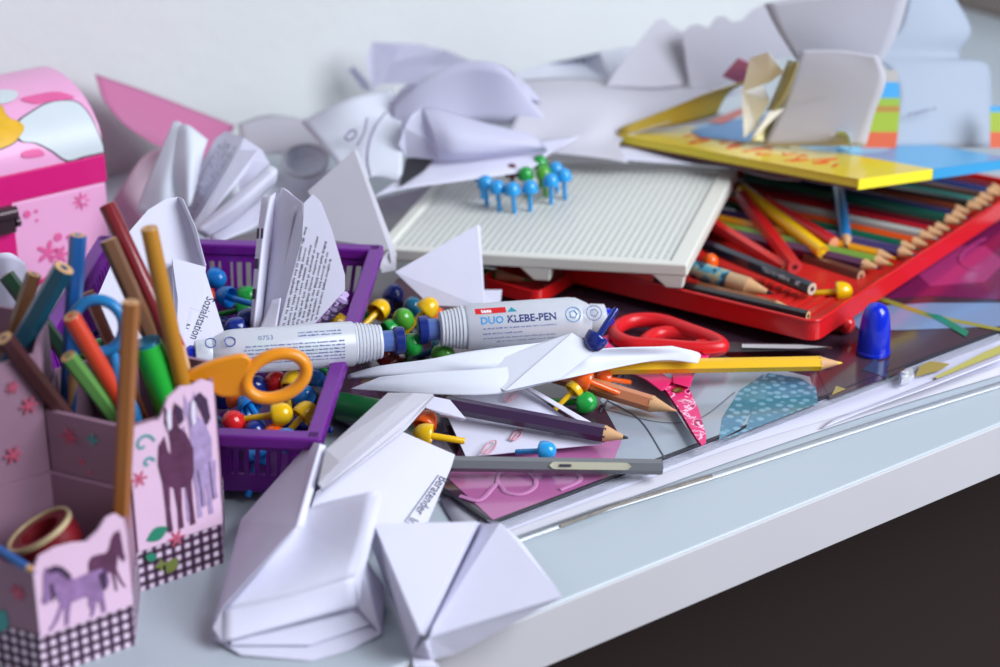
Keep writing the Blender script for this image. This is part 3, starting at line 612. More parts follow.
tpen('dark maroon pencil with tan end in front of the pencil row', (861, 276), (806, 258), -.7, -.7, srgb(104, 62, 50), r=.36, sharp=False, endm=mat('tan end', srgb(180, 140, 110), .6))
peg('orange peg in the tin beside the pegboard corner', pegM(tp(709, 265, -.1), (.2, -.3, .9)), 'orange', False)
peg('yellow peg in the tin corner, stem pointing left', pegM(tp(836, 292, -.55), (.95, -.1, .1)), 'yellow')
rows = [('purple', srgb(84, 28, 70)), ('lime green', srgb(120, 160, 50)), ('yellow orange', srgb(226, 150, 30)), ('violet blue', srgb(66, 52, 110)), ('dark green', srgb(20, 96, 72)), ('orange red', srgb(214, 78, 26)), ('light grey', srgb(176, 176, 170)),
        ('crimson', srgb(166, 26, 40)), ('maroon', srgb(96, 20, 36)), ('bottle green', srgb(14, 84, 66)), ('indigo', srgb(50, 50, 96)), ('rust brown', srgb(120, 52, 30)), ('black', srgb(26, 24, 26)), ('sea green', srgb(64, 130, 120)), ('dark brown', srgb(74, 40, 30)), ('deep blue', srgb(24, 50, 110)), ('wine red', srgb(110, 16, 34))]
for i, (nm, c) in enumerate(rows):
    x = 9.9+i*1.0; jit = rn.uniform(-.3, .3); up = .0 if i % 3 else .06
    h = -.46+(.14 if i > 8 else 0)+up
    b = tin(x+rn.uniform(-.1, .1), .75+jit*.8+(.5 if i < 3 else 0), h); a = tin(x+rn.uniform(-.3, .3), 15.4+jit, h+.1)
    pencil('%s coloured pencil in the row under the picture book, tip to the right' % nm, a, b, c, r=.37, cone=.95, lead=leadm if nm == 'black' else None, roll=rn.random())
# second red piece of the tin at the left
lo_ = P(480, 277, 1.35); lx = P(538, 293, 1.35)-lo_; lx.z = 0
t = thing('tin_lid', 'red metal tin lid lying half under the pegboard beside the folded triangle', 'tin lid', frame(lo_, lx, ZV.cross(lx)))
m = tray(0, 0, lx.length, 6.5, .6, -.75, 0, .12); part('lid_shell', m, tinm, t, smooth=True)
a = P(492, 279, 1.3); pencil('green pencil lying in the red tin lid under the pegboard', P(470, 270, 1.05), P(532, 281, 1.05), srgb(40, 110, 40), r=.35)
# ================================================================ desk pad with the clear cover, and the papers under it
def pz(pts, z): return [P(x, y, z) for x, y in pts]
PADZ = .38
c1 = P(491, 522, PADZ); c2 = P(1000, 330, PADZ); pe = (c2-c1).normalized(); pn = Vector((-pe.y, pe.x, 0))
Mpd = frame(c1, pe, pn)
pad = thing('desk_pad', 'glossy picture desk pad with pink and dark fish-scale print under clear film', 'desk pad', Mpd)
coverm = lambda n, c: mat(n, c, .16, spec=.55, coat=.5, noise=.05, nscale=30)
mb = MB(); mb.box((0, 0, -.14), (46, 36, 0)); part('pad_sheet', mb, coverm('pad dark maroon print', srgb(66, 44, 58)), pad)
mb = MB(); mb.box((-.08, -.05, -.14), (46, .06, .03)); part('black_edging', mb, mat('black edging', (.02, .02, .03), .3), pad)
mb = MB(); mb.box((-.08, -.05, -.14), (.1, 36, .03)); part('black_edging', mb, mat('black edging', (.02, .02, .03), .3), pad)
mb = MB(); mb.box((0, -.62, -.22), (46, -.1, -.17)); part('clear_film_edge', mb, mat('clear film', (.8, .82, .9), .1, trans=.7), pad)
k_ = [0]
def pprint(name, pix, m, lvl=1):
    z = PADZ+.012*lvl; mb = MB(); q = pz(pix, z); mb.hexa(q, [v+ZV*.008 for v in q]); return part(name, mb, m, pad, local=False)
pprint('pink_print', [(448, 478), (494, 521), (607, 478), (622, 440), (470, 420)], coverm('pad pink print', srgb(176, 100, 150)))
pprint('pale_blue_print', [(607, 478), (661, 458), (716, 437), (770, 417), (815, 399), (810, 377), (700, 350), (640, 348), (600, 400), (622, 440)], coverm('pad pale blue print', srgb(150, 160, 172)), 1)
scale = bpy.data.materials.new('fish scale print'); scale.use_nodes = True; nt = scale.node_tree; b = nt.nodes['Principled BSDF']; b.inputs['Roughness'].default_value = .16; b.inputs['Coat Weight'].default_value = .5
tc = nt.nodes.new('ShaderNodeTexCoord'); vo = nt.nodes.new('ShaderNodeTexVoronoi'); vo.inputs['Scale'].default_value = 190; vo.inputs['Randomness'].default_value = .45
ns = nt.nodes.new('ShaderNodeTexNoise'); ns.inputs['Scale'].default_value = 30
nt.links.new(tc.outputs['Object'], vo.inputs['Vector']); nt.links.new(tc.outputs['Object'], ns.inputs['Vector'])
mr = nt.nodes.new('ShaderNodeMapRange'); mr.inputs[1].default_value = .25; mr.inputs[2].default_value = .42; nt.links.new(vo.outputs['Distance'], mr.inputs[0])
c0 = nt.nodes.new('ShaderNodeMix'); c0.data_type = 'RGBA'; c0.inputs['A'].default_value = (*srgb(46, 96, 150), 1); c0.inputs['B'].default_value = (*srgb(60, 130, 130), 1); nt.links.new(ns.outputs[0], c0.inputs['Factor'])
cm = nt.nodes.new('ShaderNodeMix'); cm.data_type = 'RGBA'; cm.inputs['A'].default_value = (*srgb(112, 158, 182), 1); nt.links.new(mr.outputs[0], cm.inputs['Factor']); nt.links.new(c0.outputs['Result'], cm.inputs['B']); nt.links.new(cm.outputs['Result'], b.inputs['Base Color'])
pprint('fish_scale_print', [(722, 441), (746, 428), (760, 382), (768, 373), (800, 378), (816, 387), (818, 403), (790, 414)], scale, 3)
pprint('fish_scale_print', [(719, 440), (740, 429), (755, 405), (764, 374), (740, 390), (722, 418)], scale, 2)
pprint('mauve_print', [(818, 372), (830, 399), (905, 371), (900, 352)], coverm('pad dark print', srgb(70, 48, 52)), 1)
pprint('magenta_print', [(868, 300), (905, 262), (960, 222), (1010, 190), (1010, 300), (930, 296)], coverm('pad magenta print', srgb(112, 30, 78)))
pprint('magenta_print', [(905, 262), (940, 246), (985, 246), (1005, 262), (985, 282), (930, 286)], coverm('pad rose print', srgb(158, 52, 110)), 2)
pprint('pale_stripe_print', [(846, 316), (880, 306), (930, 303), (1010, 303), (1010, 326), (905, 330), (860, 330)], coverm('pad blue stripe print', srgb(120, 140, 175)), 2)
pprint('stem_print', [(878, 300), (930, 318), (1010, 333), (1010, 330), (932, 314), (882, 297)], coverm('pad yellow stem', srgb(150, 140, 60)), 3)
pprint('leaf_print', [(924, 313), (944, 324), (966, 337), (969, 331), (958, 325), (940, 315)], coverm('pad green leaf', srgb(30, 120, 92)), 4)
pprint('yellow_leaf_print', [(915, 377), (920, 366), (931, 361), (950, 364), (940, 370)], coverm('pad ochre leaf', srgb(160, 140, 70)), 3)
pprint('flower_print', [(862, 370), (872, 362), (874, 355), (879, 364), (892, 360), (884, 370), (890, 379), (876, 374)], coverm('pad teal flower', srgb(58, 66, 84)), 3)
pprint('ochre_print', [(832, 395), (846, 389), (836, 386)], coverm('pad ochre leaf', srgb(160, 140, 70)), 3)
lnm = mat('pad thin dark line', srgb(80, 86, 100), .3)
def pline(name, pix, r=.035, m=lnm):
    mb = MB(); mb.tube(crm(pz(pix, PADZ+.05), 6), r, 6, False, .4); return part(name, mb, m, pad, local=False)
pline('printed_line', [(607, 400), (640, 420), (665, 458)]); pline('printed_line', [(640, 348), (600, 412)]); pline('printed_line', [(600, 408), (660, 422), (700, 418), (735, 392)], .025)
swm = mat('pink swirl print', srgb(192, 126, 172), .2, coat=.4)
pline('printed_swirl', [(497, 484), (500, 474), (515, 468), (532, 474), (535, 486), (522, 494), (506, 492), (497, 484), (480, 500), (460, 496)], .13, swm); pline('printed_swirl', [(560, 490), (580, 480), (575, 470), (566, 466), (560, 474)], .13, swm); pline('printed_swirl', [(985, 238), (965, 250), (960, 262), (975, 270), (990, 262)], .12, coverm('pad rose print', srgb(158, 52, 110)))
# loose papers under the pad
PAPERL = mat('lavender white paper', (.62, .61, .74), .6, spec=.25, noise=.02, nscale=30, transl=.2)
mb = MB(); mb.grid([pz([(470, 552), (600, 508), (740, 458), (880, 411), (1010, 372)], .1), pz([(440, 500), (560, 460), (720, 400), (860, 350), (1010, 300)], .12)], 6, 4)
single('paper_sheet', mb, PAPERG, 'white sheet under the desk pad, lowest along the desk front', 'paper', smooth=True, solid=.03)
mb = MB(); mb.grid([pz([(480, 541), (600, 497), (720, 452), (822, 421), (880, 404), (1010, 362)], .16), pz([(480, 500), (600, 455), (720, 410), (822, 380), (900, 350), (1010, 300)], .2)], 6, 4)
single('paper_sheet', mb, PAPERL, 'white sheet with curled edge directly under the desk pad front', 'paper', smooth=True, solid=.03)
mb = MB(); mb.grid([[P(820, 429, .2), P(870, 409, .5), P(930, 387, .85), P(1010, 356, .9)], [P(830, 421, .25), P(880, 402, .4), P(940, 378, .42), P(1010, 350, .4)]], 6, 4)
single('paper_sheet', mb, PAPER, 'narrow curled white sheet edge at the right under the clear clip', 'paper', smooth=True, solid=.03)
rl = thing('clear_rail', 'long clear plastic rail along the papers at the desk front', 'plastic rail', P(700, 484))
mb = MB(); mb.tube(pz([(505, 546), (600, 512), (712, 478), (820, 443), (900, 417), (1010, 383)], .14), .09, 8, False, .7); part('rail', mb, mat('clear rail plastic', (.85, .86, .9), .15, trans=.45), rl, local=False, smooth=True)
mb = MB(); mb.tube(pz([(505, 541), (600, 507), (712, 473.5), (820, 438.5), (900, 413), (1010, 379)], .24), .035, 6); part('groove', mb, mat('dark groove', srgb(110, 112, 120), .4), rl, local=False)
spk = mat('coloured specks', srgb(120, 110, 100), .5, noise=.8, nscale=260)
mb = MB(); mb.tube(pz([(560, 526), (612, 507), (660, 492), (712, 476)], .22), .08, 6); part('printed_strip', mb, spk, rl, local=False)
t = thing('clip', 'small clear plastic clip glinting on the front edge of the desk pad', 'clip', P(905, 372, PADZ))
mb = MB(); q = pz([(899, 377), (912, 372), (914, 380), (901, 386)], .45); mb.hexa(q, [v+ZV*.3 for v in q]); part('clip_body', mb, mat('clear clip', (.9, .92, .95), .05, trans=.6), t, local=False, bevel=.06)
mb = MB(); mb.lathe([(.18, 0), (.18, .12), (.05, .2)], 12, Matrix.Translation(P(905, 374, .75))); part('clip_knob', mb, mat('clear clip', (.9, .92, .95), .05, trans=.6), t, local=False, smooth=True)
mb = MB(); q = pz([(935, 377), (985, 352), (1010, 341), (1010, 352), (960, 374), (940, 383)], .32); mb.hexa(q, [v+ZV*.02 for v in q])
single('sticky_note', mb, mat('yellow note paper', srgb(176, 168, 90), .6), 'narrow yellow paper strip right of the clear clip', 'paper')

# ================================================================ glue pens
frost = mat('frosted clear plastic', (.86, .88, .95), .28, trans=.45, noise=.03, nscale=50)
collarm = mat('ribbed frosted plastic', (.84, .87, .94), .25, trans=.35)
nozm = mat('dark blue nozzle', srgb(26, 44, 120), .25, trans=.15); capm = mat('blue pen cap', srgb(14, 40, 190), .2, coat=.4)
def glue(label, A, B, L, r, flip=False):
    """axis from the nozzle tip A towards B"""
    M = axisM(A, B); t = thing('glue_pen', label, 'glue pen', M); rx = Matrix.Rotation(pi/2, 4, 'Y')
    mb = MB(); mb.lathe([(r*.55, 0), (r*.62, .06), (r*.62, .42), (r*.55, .5)], 22, rx); part('nozzle_ring', mb, nozm, t, smooth=True)
    mb = MB(); mb.lathe([(r*.48, .5), (r*.48, 1.1)], 20, rx); part('nozzle', mb, mat('pale blue neck', srgb(96, 122, 190), .2, trans=.3), t, smooth=True)
    pr = [(r*.5, 1.05), (r*.72, 1.1)]
    for k in range(7): x = 1.15+k*.17; rr = r*(.76+.028*k); pr += [(rr, x), (rr, x+.09), (rr*.965, x+.1), (rr*.965, x+.16)]
    mb = MB(); mb.lathe(pr+[(r*.96, 2.4)], 28, rx); part('ribbed_collar', mb, collarm, t, smooth=True)
    mb = MB(); mb.lathe([(r*.9, 2.35), (r, 2.5), (r, L-2.3), (r*.96, L-1.9), (r*.72, L-1.35), (r*.62, L-1.2)], 36, rx); part('body', mb, frost, t, smooth=True)
    mb = MB(); mb.lathe([(r*.6, L-1.25), (r*.66, L-1.15), (r*.6, L-.45), (r*.5, L-.4)], 24, rx); part('tail_collar', mb, collarm, t, smooth=True)
    mb = MB(); mb.lathe([(r*.4, L-.45), (r*.42, L-.2), (r*.3, L), (r*.1, L+.05)], 18, rx); part('tail_tip', mb, capm, t, smooth=True)
    ci = (M.inverted().to_3x3() @ (CAM-M.translation)).normalized(); return t, M, math.atan2(ci.z, ci.y)
def wrap(t, ang, r, s, x, yoff, size, m, name='printed_text', bold=0, h=.012, flip=1, shear=0):
    tm = text_mb(s, size, lambda u, v: Vector((u, v, 0)), bold=bold); tm.v = [onshaft(x+flip*(v.x), ang+dirv*(v.y+yoff)*flip/r, r+h) for v in tm.v]
    part(name, tm, m, t); return tm.w
def wrapdash(t, ang, r, x0, x1, y0, y1, rows, m, seed=1, flip=1, words=9):
    mp = lambda u, v, h=0: onshaft(x0+(x1-x0)*u, ang+dirv*(y0+(y1-y0)*v)*flip/r, r+.012)
    part('fine_print', dashes(mp, rows, u0=0, u1=1, v0=0, v1=1, seed=seed, words=words), m, t)
RG = 1.16
A = P(418, 330.5, 3.3); B = P(613, 317, 3.3); t, M, ang = glue('clear glue pen with blue lettering lying right, nozzle towards the green pegs', A, B, (B-A).length, RG)
LD = (B-A).length
# which sense of angle runs up the picture?
dirv = 1 if (M.to_3x3() @ onshaft(0, ang+.3, 1)).dot(UPV) > (M.to_3x3() @ onshaft(0, ang-.3, 1)).dot(UPV) else -1
cy = mat('cyan lettering', srgb(40, 140, 200), .4)
w1 = wrap(t, ang, RG, 'DUO', 3.0, .08, .52, cy, bold=.012); wrap(t, ang, RG, 'KLEBE-PEN', 3.0+w1+.17, .08, .52, mat('navy lettering', srgb(26, 44, 110), .4), bold=.014)
mb = MB(); rq = [(x, y) for x in (2.75, 3.2, 3.6, 4.0, 4.35) for y in (.85, 1.2)]
mb = MB(); n_ = 8
for i in range(n_):
    x0 = 2.8+1.55*i/n_; x1 = 2.8+1.55*(i+1)/n_; mb.poly([onshaft(x0, ang+dirv*.62/RG, RG+.012), onshaft(x1, ang+dirv*.62/RG, RG+.012), onshaft(x1, ang+dirv*.97/RG, RG+.012), onshaft(x0, ang+dirv*.97/RG, RG+.012)])
part('red_logo_panel', mb, mat('red logo panel', srgb(200, 30, 36), .4), t)
wrap(t, ang, RG, 'tesa', 3.1, .68, .32, mat('white lettering', (.85, .85, .88), .4), bold=.01, h=.02)
mb = MB(); mb.poly([onshaft(4.4, ang+dirv*.64/RG, RG+.012), onshaft(4.9, ang+dirv*.64/RG, RG+.012), onshaft(4.65, ang+dirv*.94/RG, RG+.012)]); part('teal_mark', mb, mat('teal mark', srgb(40, 140, 160), .4), t)
for j, (y, s) in enumerate(((-.14, 7), (-.4, 3), (-.65, 6), (-.88, 5))):
    wrapdash(t, ang, RG, 3.1+(0 if j < 3 else .7), (7.0, 5.4, 7.6, 7.2)[j], y-.1, y+.06, 1, INKB, seed=j+4, words=s+2)
for x in (7.7, 8.75):
    mb = MB(); c = [(x+.38*cos(2*pi*k/28), .28+.38*sin(2*pi*k/28)) for k in range(28)]
    mb.tube([onshaft(u, ang+dirv*v/RG, RG+.01) for u, v in c], .02, 5, True); c = [(x+.2*cos(2*pi*k/5), .28+.2*sin(2*pi*k/5)) for k in range(5)]
    mb.tube([onshaft(u, ang+dirv*v/RG, RG+.01) for u, v in c], .025, 5, True); part('round_symbol', mb, INKB if x > 8 else cy, t)
A = P(404, 340, 4.75); B = P(186, 355, 5.05); t, M, ang = glue('clear glue pen with fine print lying left on the purple basket, nozzle to the right', A, B, (B-A).length, 1.07)
dirv = 1 if (M.to_3x3() @ onshaft(0, ang+.3, 1)).dot(UPV) > (M.to_3x3() @ onshaft(0, ang-.3, 1)).dot(UPV) else -1
RQ = 1.07
wrap(t, ang, RQ, 'ESLO', 7.6, .42, .34, INKB, flip=-1) if False else None
wrapdash(t, ang, RQ, 3.1, 5.2, .45, .8, 2, INKB, 21, words=4); wrapdash(t, ang, RQ, 3.0, 8.6, -.75, .25, 6, INKB, 22, words=10)
mb = MB()
tm = text_mb('0753', .36, lambda u, v: Vector((u, v, 0)), bold=-.004); tm.v = [onshaft(7.0-v.x, ang+dirv*(v.y+.45)/RQ, RQ+.012) for v in tm.v]; part('handwritten_mark', tm, INKB, t)
for x in (8.3, 9.2):
    mb = MB(); mb.tube([onshaft(x+.24*cos(2*pi*k/24), ang+dirv*(.5+.24*sin(2*pi*k/24))/RQ, RQ+.012) for k in range(24)], .03, 5, True); part('round_symbol', mb, INKB, t)

# ================================================================ things lying on the pad
t = thing('pen_cap', 'shiny blue pen cap standing upright on the desk pad at the tin corner', 'cap', P(873, 353, PADZ))
mb = MB(); mb.lathe([(.8, 0), (.86, .06), (.84, .5), (.8, 1.4), (.72, 2.1), (.6, 2.5), (.42, 2.72), (.2, 2.82), (.02, 2.84)], 36); part('cap_shell', mb, capm, t, smooth=True)
mb = MB(); mb.lathe([(.865, .04), (.885, .08), (.885, .22), (.862, .26)], 36); part('cap_lip', mb, capm, t, smooth=True)
# yellow pencil, peach pencil, purple pencil, grey pencil
pencil('bright yellow pencil lying across the red and pink scissors', P(560, 368, 1.9), P(842, 363, 1.5), srgb(232, 180, 16), r=.37, cone=1.05, roll=.5, lead=mat('yellow lead', srgb(226, 190, 60), .5))
pencil('peach brown pencil with sharpened tip pointing at the pink scissors', P(545, 372, 1.5), P(676, 411, 1.0), srgb(200, 124, 84), r=.42, cone=1.2, roll=.45, lead=mat('peach lead', srgb(222, 160, 126), .5))
pencil('dark purple pencil with pale wood tip lying on a folded white sheet', P(446, 404, 2.0), P(628, 438, 1.3), srgb(54, 26, 66), r=.42, cone=1.05, roll=.45, lead=leadm)
gp = pencil('grey pencil with cream printed band lying on the front of the pad', P(662, 467, .95), P(402, 463, 1.35), srgb(104, 106, 110), r=.36, roll=.45, sharp=False, endm=mat('dark grey end', srgb(70, 72, 76), .4), rough=.4)
M0 = rootM(gp); ci = (M0.inverted().to_3x3() @ (CAM-M0.translation)).normalized(); an = math.atan2(ci.z, ci.y)
mb = MB(); a, b2 = 1.45, 5.2
o = [(a+(b2-a)*k/24, .17) for k in range(25)]
for k in range(24):
    x0 = a+(b2-a)*k/24; x1 = a+(b2-a)*(k+1)/24; f = lambda x: .17*min(1, ((x-a+.001)/.2)**.5, ((b2-x+.001)/.2)**.5)
    mb.poly([onshaft(x0, an-f(x0)/.37, .385), onshaft(x1, an-f(x1)/.37, .385), onshaft(x1, an+f(x1)/.37, .385), onshaft(x0, an+f(x0)/.37, .385)])
part('cream_label', mb, mat('cream label', srgb(176, 172, 150), .5), gp)
mb = MB(); mb.box((4.2, -.06, -.004), (4.75, .06, .004), Matrix.Rotation(an-pi/2, 4, 'X') @ Matrix.Translation((0, 0, .39))); part('printed_mark', mb, INK, gp)
# dark green marker under the crumpled sheet
A = P(330, 404, 1.6); B = P(392, 416, 1.6); t = thing('felt_marker', 'dark green felt marker lying under the crumpled sheet beside the basket', 'marker', axisM(A, B)); L = (B-A).length; rx = Matrix.Rotation(pi/2, 4, 'Y')
mb = MB(); mb.lathe([(.5, 0), (.66, .12), (.7, .6), (.7, L)], 20, rx); part('barrel', mb, plastic('dark green barrel', srgb(18, 84, 40), .3), t, smooth=True)
mb = MB(); mb.lathe([(.5, -1.2), (.74, -1.1), (.76, .5), (.7, .55)], 20, rx); part('cap', mb, plastic('black cap', (.02, .015, .03), .3), t, smooth=True)
# red scissors under the tin corner
O = P(745, 345, 1.0); xd = P(832, 346, .85)-O
M = frame(O, xd, Vector((0, 1, .05)))
steel2 = mat('brushed blade', (.6, .6, .62), .4, metal=.35)
t = thing('scissors', 'red-handled scissors lying under the corner of the red tin', 'scissors', M)
def sp_(pix, z=1.0): return [P(x, y, z) for x, y in pix]
def loop(pix, z, r, fl): mb = MB(); q = [(p.x, p.y) for p in sp_(pix, z)]; mb.tube([Vector((x, y, z)) for x, y in spline2(q, 5)], r, 12, True, fl); return mb
part('handle', loop([(616, 329), (632, 321), (660, 321), (690, 331), (714, 340), (722, 347), (700, 349), (660, 346), (632, 344), (618, 338)], 1.25, .36, 1.15), redP, t, local=False, smooth=True)
part('handle', loop([(645, 342), (658, 334), (682, 334), (708, 342), (720, 348), (700, 352), (668, 351), (650, 348)], .95, .36, 1.1), redP, t, local=False, smooth=True)
mb = MB(); mb.hexa(sp_([(694, 340), (714, 338), (729, 345), (726, 352), (702, 355)], .72), sp_([(694, 340), (714, 338), (729, 345), (726, 352), (702, 355)], 1.3)); part('handle_neck', mb, redP, t, local=False, bevel=.15)
mb = MB(); mb.hexa(sp_([(716, 352), (726, 342), (800, 344), (832, 346.5), (832, 349), (800, 350.5)], .85), sp_([(716, 352), (726, 342), (800, 344), (832, 346.5), (832, 349), (800, 350.5)], 1.0)); part('blade', mb, mat('dark blade', (.10, .10, .11), .3, metal=.8), t, local=False)
mb = MB(); mb.hexa(sp_([(742, 344), (800, 344.6), (828, 347), (800, 348.6), (742, 347.6)], 1.0), sp_([(742, 344), (800, 344.6), (828, 347), (800, 348.6), (742, 347.6)], 1.08)); part('blade', mb, steel2, t, local=False)
# pink scissors
O = P(677, 392, .9)
t = thing('scissors', 'pink child scissors with patterned blade pointing at the desk front edge', 'scissors', O)
pk = bpy.data.materials.new('pink patterned blade'); pk.use_nodes = True; nt = pk.node_tree; b = nt.nodes['Principled BSDF']; b.inputs['Roughness'].default_value = .28
tc = nt.nodes.new('ShaderNodeTexCoord'); ns = nt.nodes.new('ShaderNodeTexNoise'); ns.inputs['Scale'].default_value = 90; ns.inputs['Distortion'].default_value = 2
cr = nt.nodes.new('ShaderNodeValToRGB'); cr.color_ramp.interpolation = 'CONSTANT'; cr.color_ramp.elements[0].color = (*srgb(222, 36, 112), 1); cr.color_ramp.elements[1].position = .56; cr.color_ramp.elements[1].color = (*srgb(240, 190, 215), 1); q = cr.color_ramp.elements.new(.62); q.color = (*srgb(204, 26, 96), 1); q = cr.color_ramp.elements.new(.68); q.color = (*srgb(120, 20, 70), 1)
nt.links.new(tc.outputs['Object'], ns.inputs['Vector']); nt.links.new(ns.outputs[0], cr.inputs[0]); nt.links.new(cr.outputs[0], b.inputs['Base Color'])
def flatpoly(name, pix, z0, z1, m, bev=0.03): mb = MB(); mb.hexa(sp_(pix, z0), sp_(pix, z1)); return part(name, mb, m, t, local=False, bevel=bev)
flatpoly('blade', [(664, 391), (672, 386), (690, 415), (701, 444), (700, 446.5), (684, 424)], .72, .86, steel, 0)
flatpoly('blade', [(664, 388), (670, 379), (680, 378), (690, 390), (699, 410), (706, 434), (706, 443), (702, 446), (696, 438), (682, 414)], .87, 1.0, pk)
flatpoly('handle', [(662, 392), (673, 381), (660, 372), (640, 362), (628, 362), (628, 372), (646, 380)], .7, 1.15, pinkP, .1)
flatpoly('handle', [(672, 383), (690, 388), (694, 374), (706, 362), (712, 350), (704, 346), (692, 356), (684, 368), (672, 374)], .75, 1.2, pinkP, .1)
mb = MB(); mb.tube(crm(sp_([(632, 366), (612, 352), (604, 343), (615, 338), (632, 346), (640, 362)], .95), 6), .3, 8, False, .8); part('handle_ring', mb, pinkP, t, local=False, smooth=True)
mb = MB(); mb.lathe([(.26, 0), (.28, .08), (.16, .14), (.02, .15)], 14, Matrix.Translation(P(678, 391, 1.0))); part('pivot_screw', mb, mat('brass', srgb(170, 140, 90), .3, metal=1), t, local=False, smooth=True)
# ================================================================ pink chest with a rounded lid
CO = P(114, 266, 0)                 # right front bottom corner
Mch = frame(CO, -E, -N)             # x to the left along the front, y towards the room, z up
Mch = frame(CO, E, N)               # x along the front (negative = left), y back
def cz(px, py): q = Mch.inverted() @ onplane(px, py, CO, N); return q.x, q.z
hot = mat('hot pink board', srgb(214, 24, 118), .4, coat=.15, noise=.04); lpk = mat('light pink board', srgb(236, 168, 208), .45, coat=.1, noise=.05); mpk = mat('mid pink print', srgb(226, 96, 156), .5, noise=.12, nscale=90)
ch = thing('toy_chest', 'pink printed toy chest with rounded lid and dark latch at the left edge', 'chest', Mch)
CD = 10.5; CWd = 15
zb = cz(60, 190)[1]; xr_, zt = cz(107, 153); zt2 = cz(107, 180)[1]
mb = MB(); mb.box((-CWd, 0, 0), (0, CD, zt2)); part('body', mb, lpk, ch, bevel=.25)
mb = MB(); mb.box((-CWd-.02, -.04, zt2-.1), (.04, CD, zt)); part('hot_pink_band', mb, hot, ch, bevel=.1)
mb = MB(); mb.box((-CWd-.02, -.05, 0.0), (.04, CD, .35)); part('hot_pink_band', mb, hot, ch, bevel=.06)
HL = 3.5
prof = [(0, zt)]+[(CD/2-CD/2*cos(pi*k/28), zt+HL*max(0, sin(pi*k/28))**.85) for k in range(1, 28)]+[(CD, zt)]
mb = MB(); mb.hexa([Vector((-CWd, y, z)) for y, z in prof], [Vector((0, y, z)) for y, z in prof]); part('rounded_lid', mb, lpk, ch, smooth=True)
def lidpt(x, s, h=.04): a = pi*s; y = CD/2-CD/2*cos(a); z = zt+HL*max(0, sin(a))**.85; nv = Vector((0, -cos(a), sin(a))).normalized(); return Vector((x, y, z))+nv*h
def lidprint(name, out, m, h, th=.03):
    # outline in (x, s); filled by a fan of strips from its centre
    c = (sum(p[0] for p in out)/len(out), sum(p[1] for p in out)/len(out)); mb = MB(); n = len(out); K = 6; idx = []
    for r in range(1, K+1):
        for p in out: mb.v.append(lidpt(c[0]+(p[0]-c[0])*r/K, c[1]+(p[1]-c[1])*r/K, h))
    mb.v.append(lidpt(*c, h)); ce = len(mb.v)-1
    for i in range(n):
        j = (i+1) % n; mb.f.append((ce, i, j))
        for r in range(K-1): mb.f.append((r*n+i, (r+1)*n+i, (r+1)*n+j, r*n+j))
    return part(name, mb, m, ch, smooth=True)
def lidinv(px, py):      # the lid's own (x, s) under a picture point
    best = None
    for k in range(1, 90):
        sv = k/140; base = Mch @ lidpt(0, sv, .0); dirx = Mch.col[0].to_3d(); n2 = Vector((0, -cos(pi*sv), sin(pi*sv)))
        nn = (Mch.to_3x3() @ n2).normalized(); q = onplane(px, py, base, nn); l = Mch.inverted() @ q; dd_ = (l-lidpt(l.x, sv, 0)).length
        if best is None or dd_ < best[0]: best = (dd_, l.x, sv)
    return best[1], best[2]
def lidpix(pix, n=4): return spline2([lidinv(*p) for p in pix], n)
blob = lidpix([(18, 124), (32, 112), (50, 104), (72, 102), (85, 110), (96, 130), (103, 150), (100, 158), (84, 162), (66, 160), (50, 150), (36, 143), (20, 140)])
big = lambda o, k: [(sum(p[0] for p in o)/len(o)+(x-sum(p[0] for p in o)/len(o))*k, sum(p[1] for p in o)/len(o)+(y-sum(p[1] for p in o)/len(o))*k) for x, y in o]
lidprint('outline_print', big(blob, 1.045), mat('charcoal outline', srgb(60, 50, 62), .5), .05); lidprint('white_print', blob, mat('pale grey white print', srgb(206, 214, 218), .45, noise=.04, nscale=60), .075)
tail = lidpix([(-16, 108), (0, 106), (8, 118), (22, 124), (22, 134), (8, 146), (-16, 148)])
lidprint('outline_print', big(tail, 1.06), mat('charcoal outline', srgb(60, 50, 62), .5), .06); lidprint('gold_print', tail, mat('gold yellow print', srgb(228, 176, 40), .5, noise=.25, nscale=90), .09)
lidprint('pink_print', lidpix([(20, 99), (40, 94), (56, 92), (68, 95), (74, 99), (50, 102), (34, 104)]), mpk, .05)
lidprint('pink_print', lidpix([(22, 152), (38, 148), (44, 156), (24, 158)], 3), mpk, .045)
lidprint('pale_print', lidpix([(-14, 92), (6, 90), (18, 93), (14, 101), (0, 105), (-14, 104)]), mat('pale grey white print', srgb(206, 214, 218), .45), .05)
Mf = Mch @ Matrix.Rotation(pi/2, 4, 'X')     # local x,y on the front face, z outwards
def chf(name, outs, m, z=.03):
    mb = MB()
    for o in outs: mb.prism(o, z, z+.03, Mf)
    return part(name, mb, m, ch, local=False)
fx = lambda px, py: cz(px, py)
def fl(px, py, r, n=6): x, z = fx(px, py); return flower(x, z, r, n)
dd = spline2
x, z = fx(81, 201)
chf('printed_flower', [fl(81, 201, .55, 8)], mpk); chf('printed_flower_eye', [fl(81, 201, .22, 1)], lpk, .07)
def disc(px, py, r): x, z = fx(px, py); return [(x+r*cos(2*pi*k/14), z+r*sin(2*pi*k/14)) for k in range(14)]
chf('printed_dot', [disc(27, 214, .22), disc(36, 211, .1), disc(37, 220, .08), disc(58, 237, .25), disc(68, 237, .12), disc(70, 241, .08)], mpk)
chf('printed_flower', [fl(48, 252, .75, 5), fl(60, 255, .6, 6)], mpk)
x, z = fx(13, 215); chf('hot_pink_strip', [[(x, 0.3), (x, zt2), (x-2.5, zt2), (x-2.5, .3)]], hot, .02)
x0, z0 = fx(12, 213); dkm = mat('dark latch', srgb(66, 48, 56), .3, metal=.3)
lt = MB(); lt.box((x0-2.6, -.55, z0-1.0), (x0, .0, z0+.55)); lo = part('latch', lt, dkm, ch, bevel=.15)
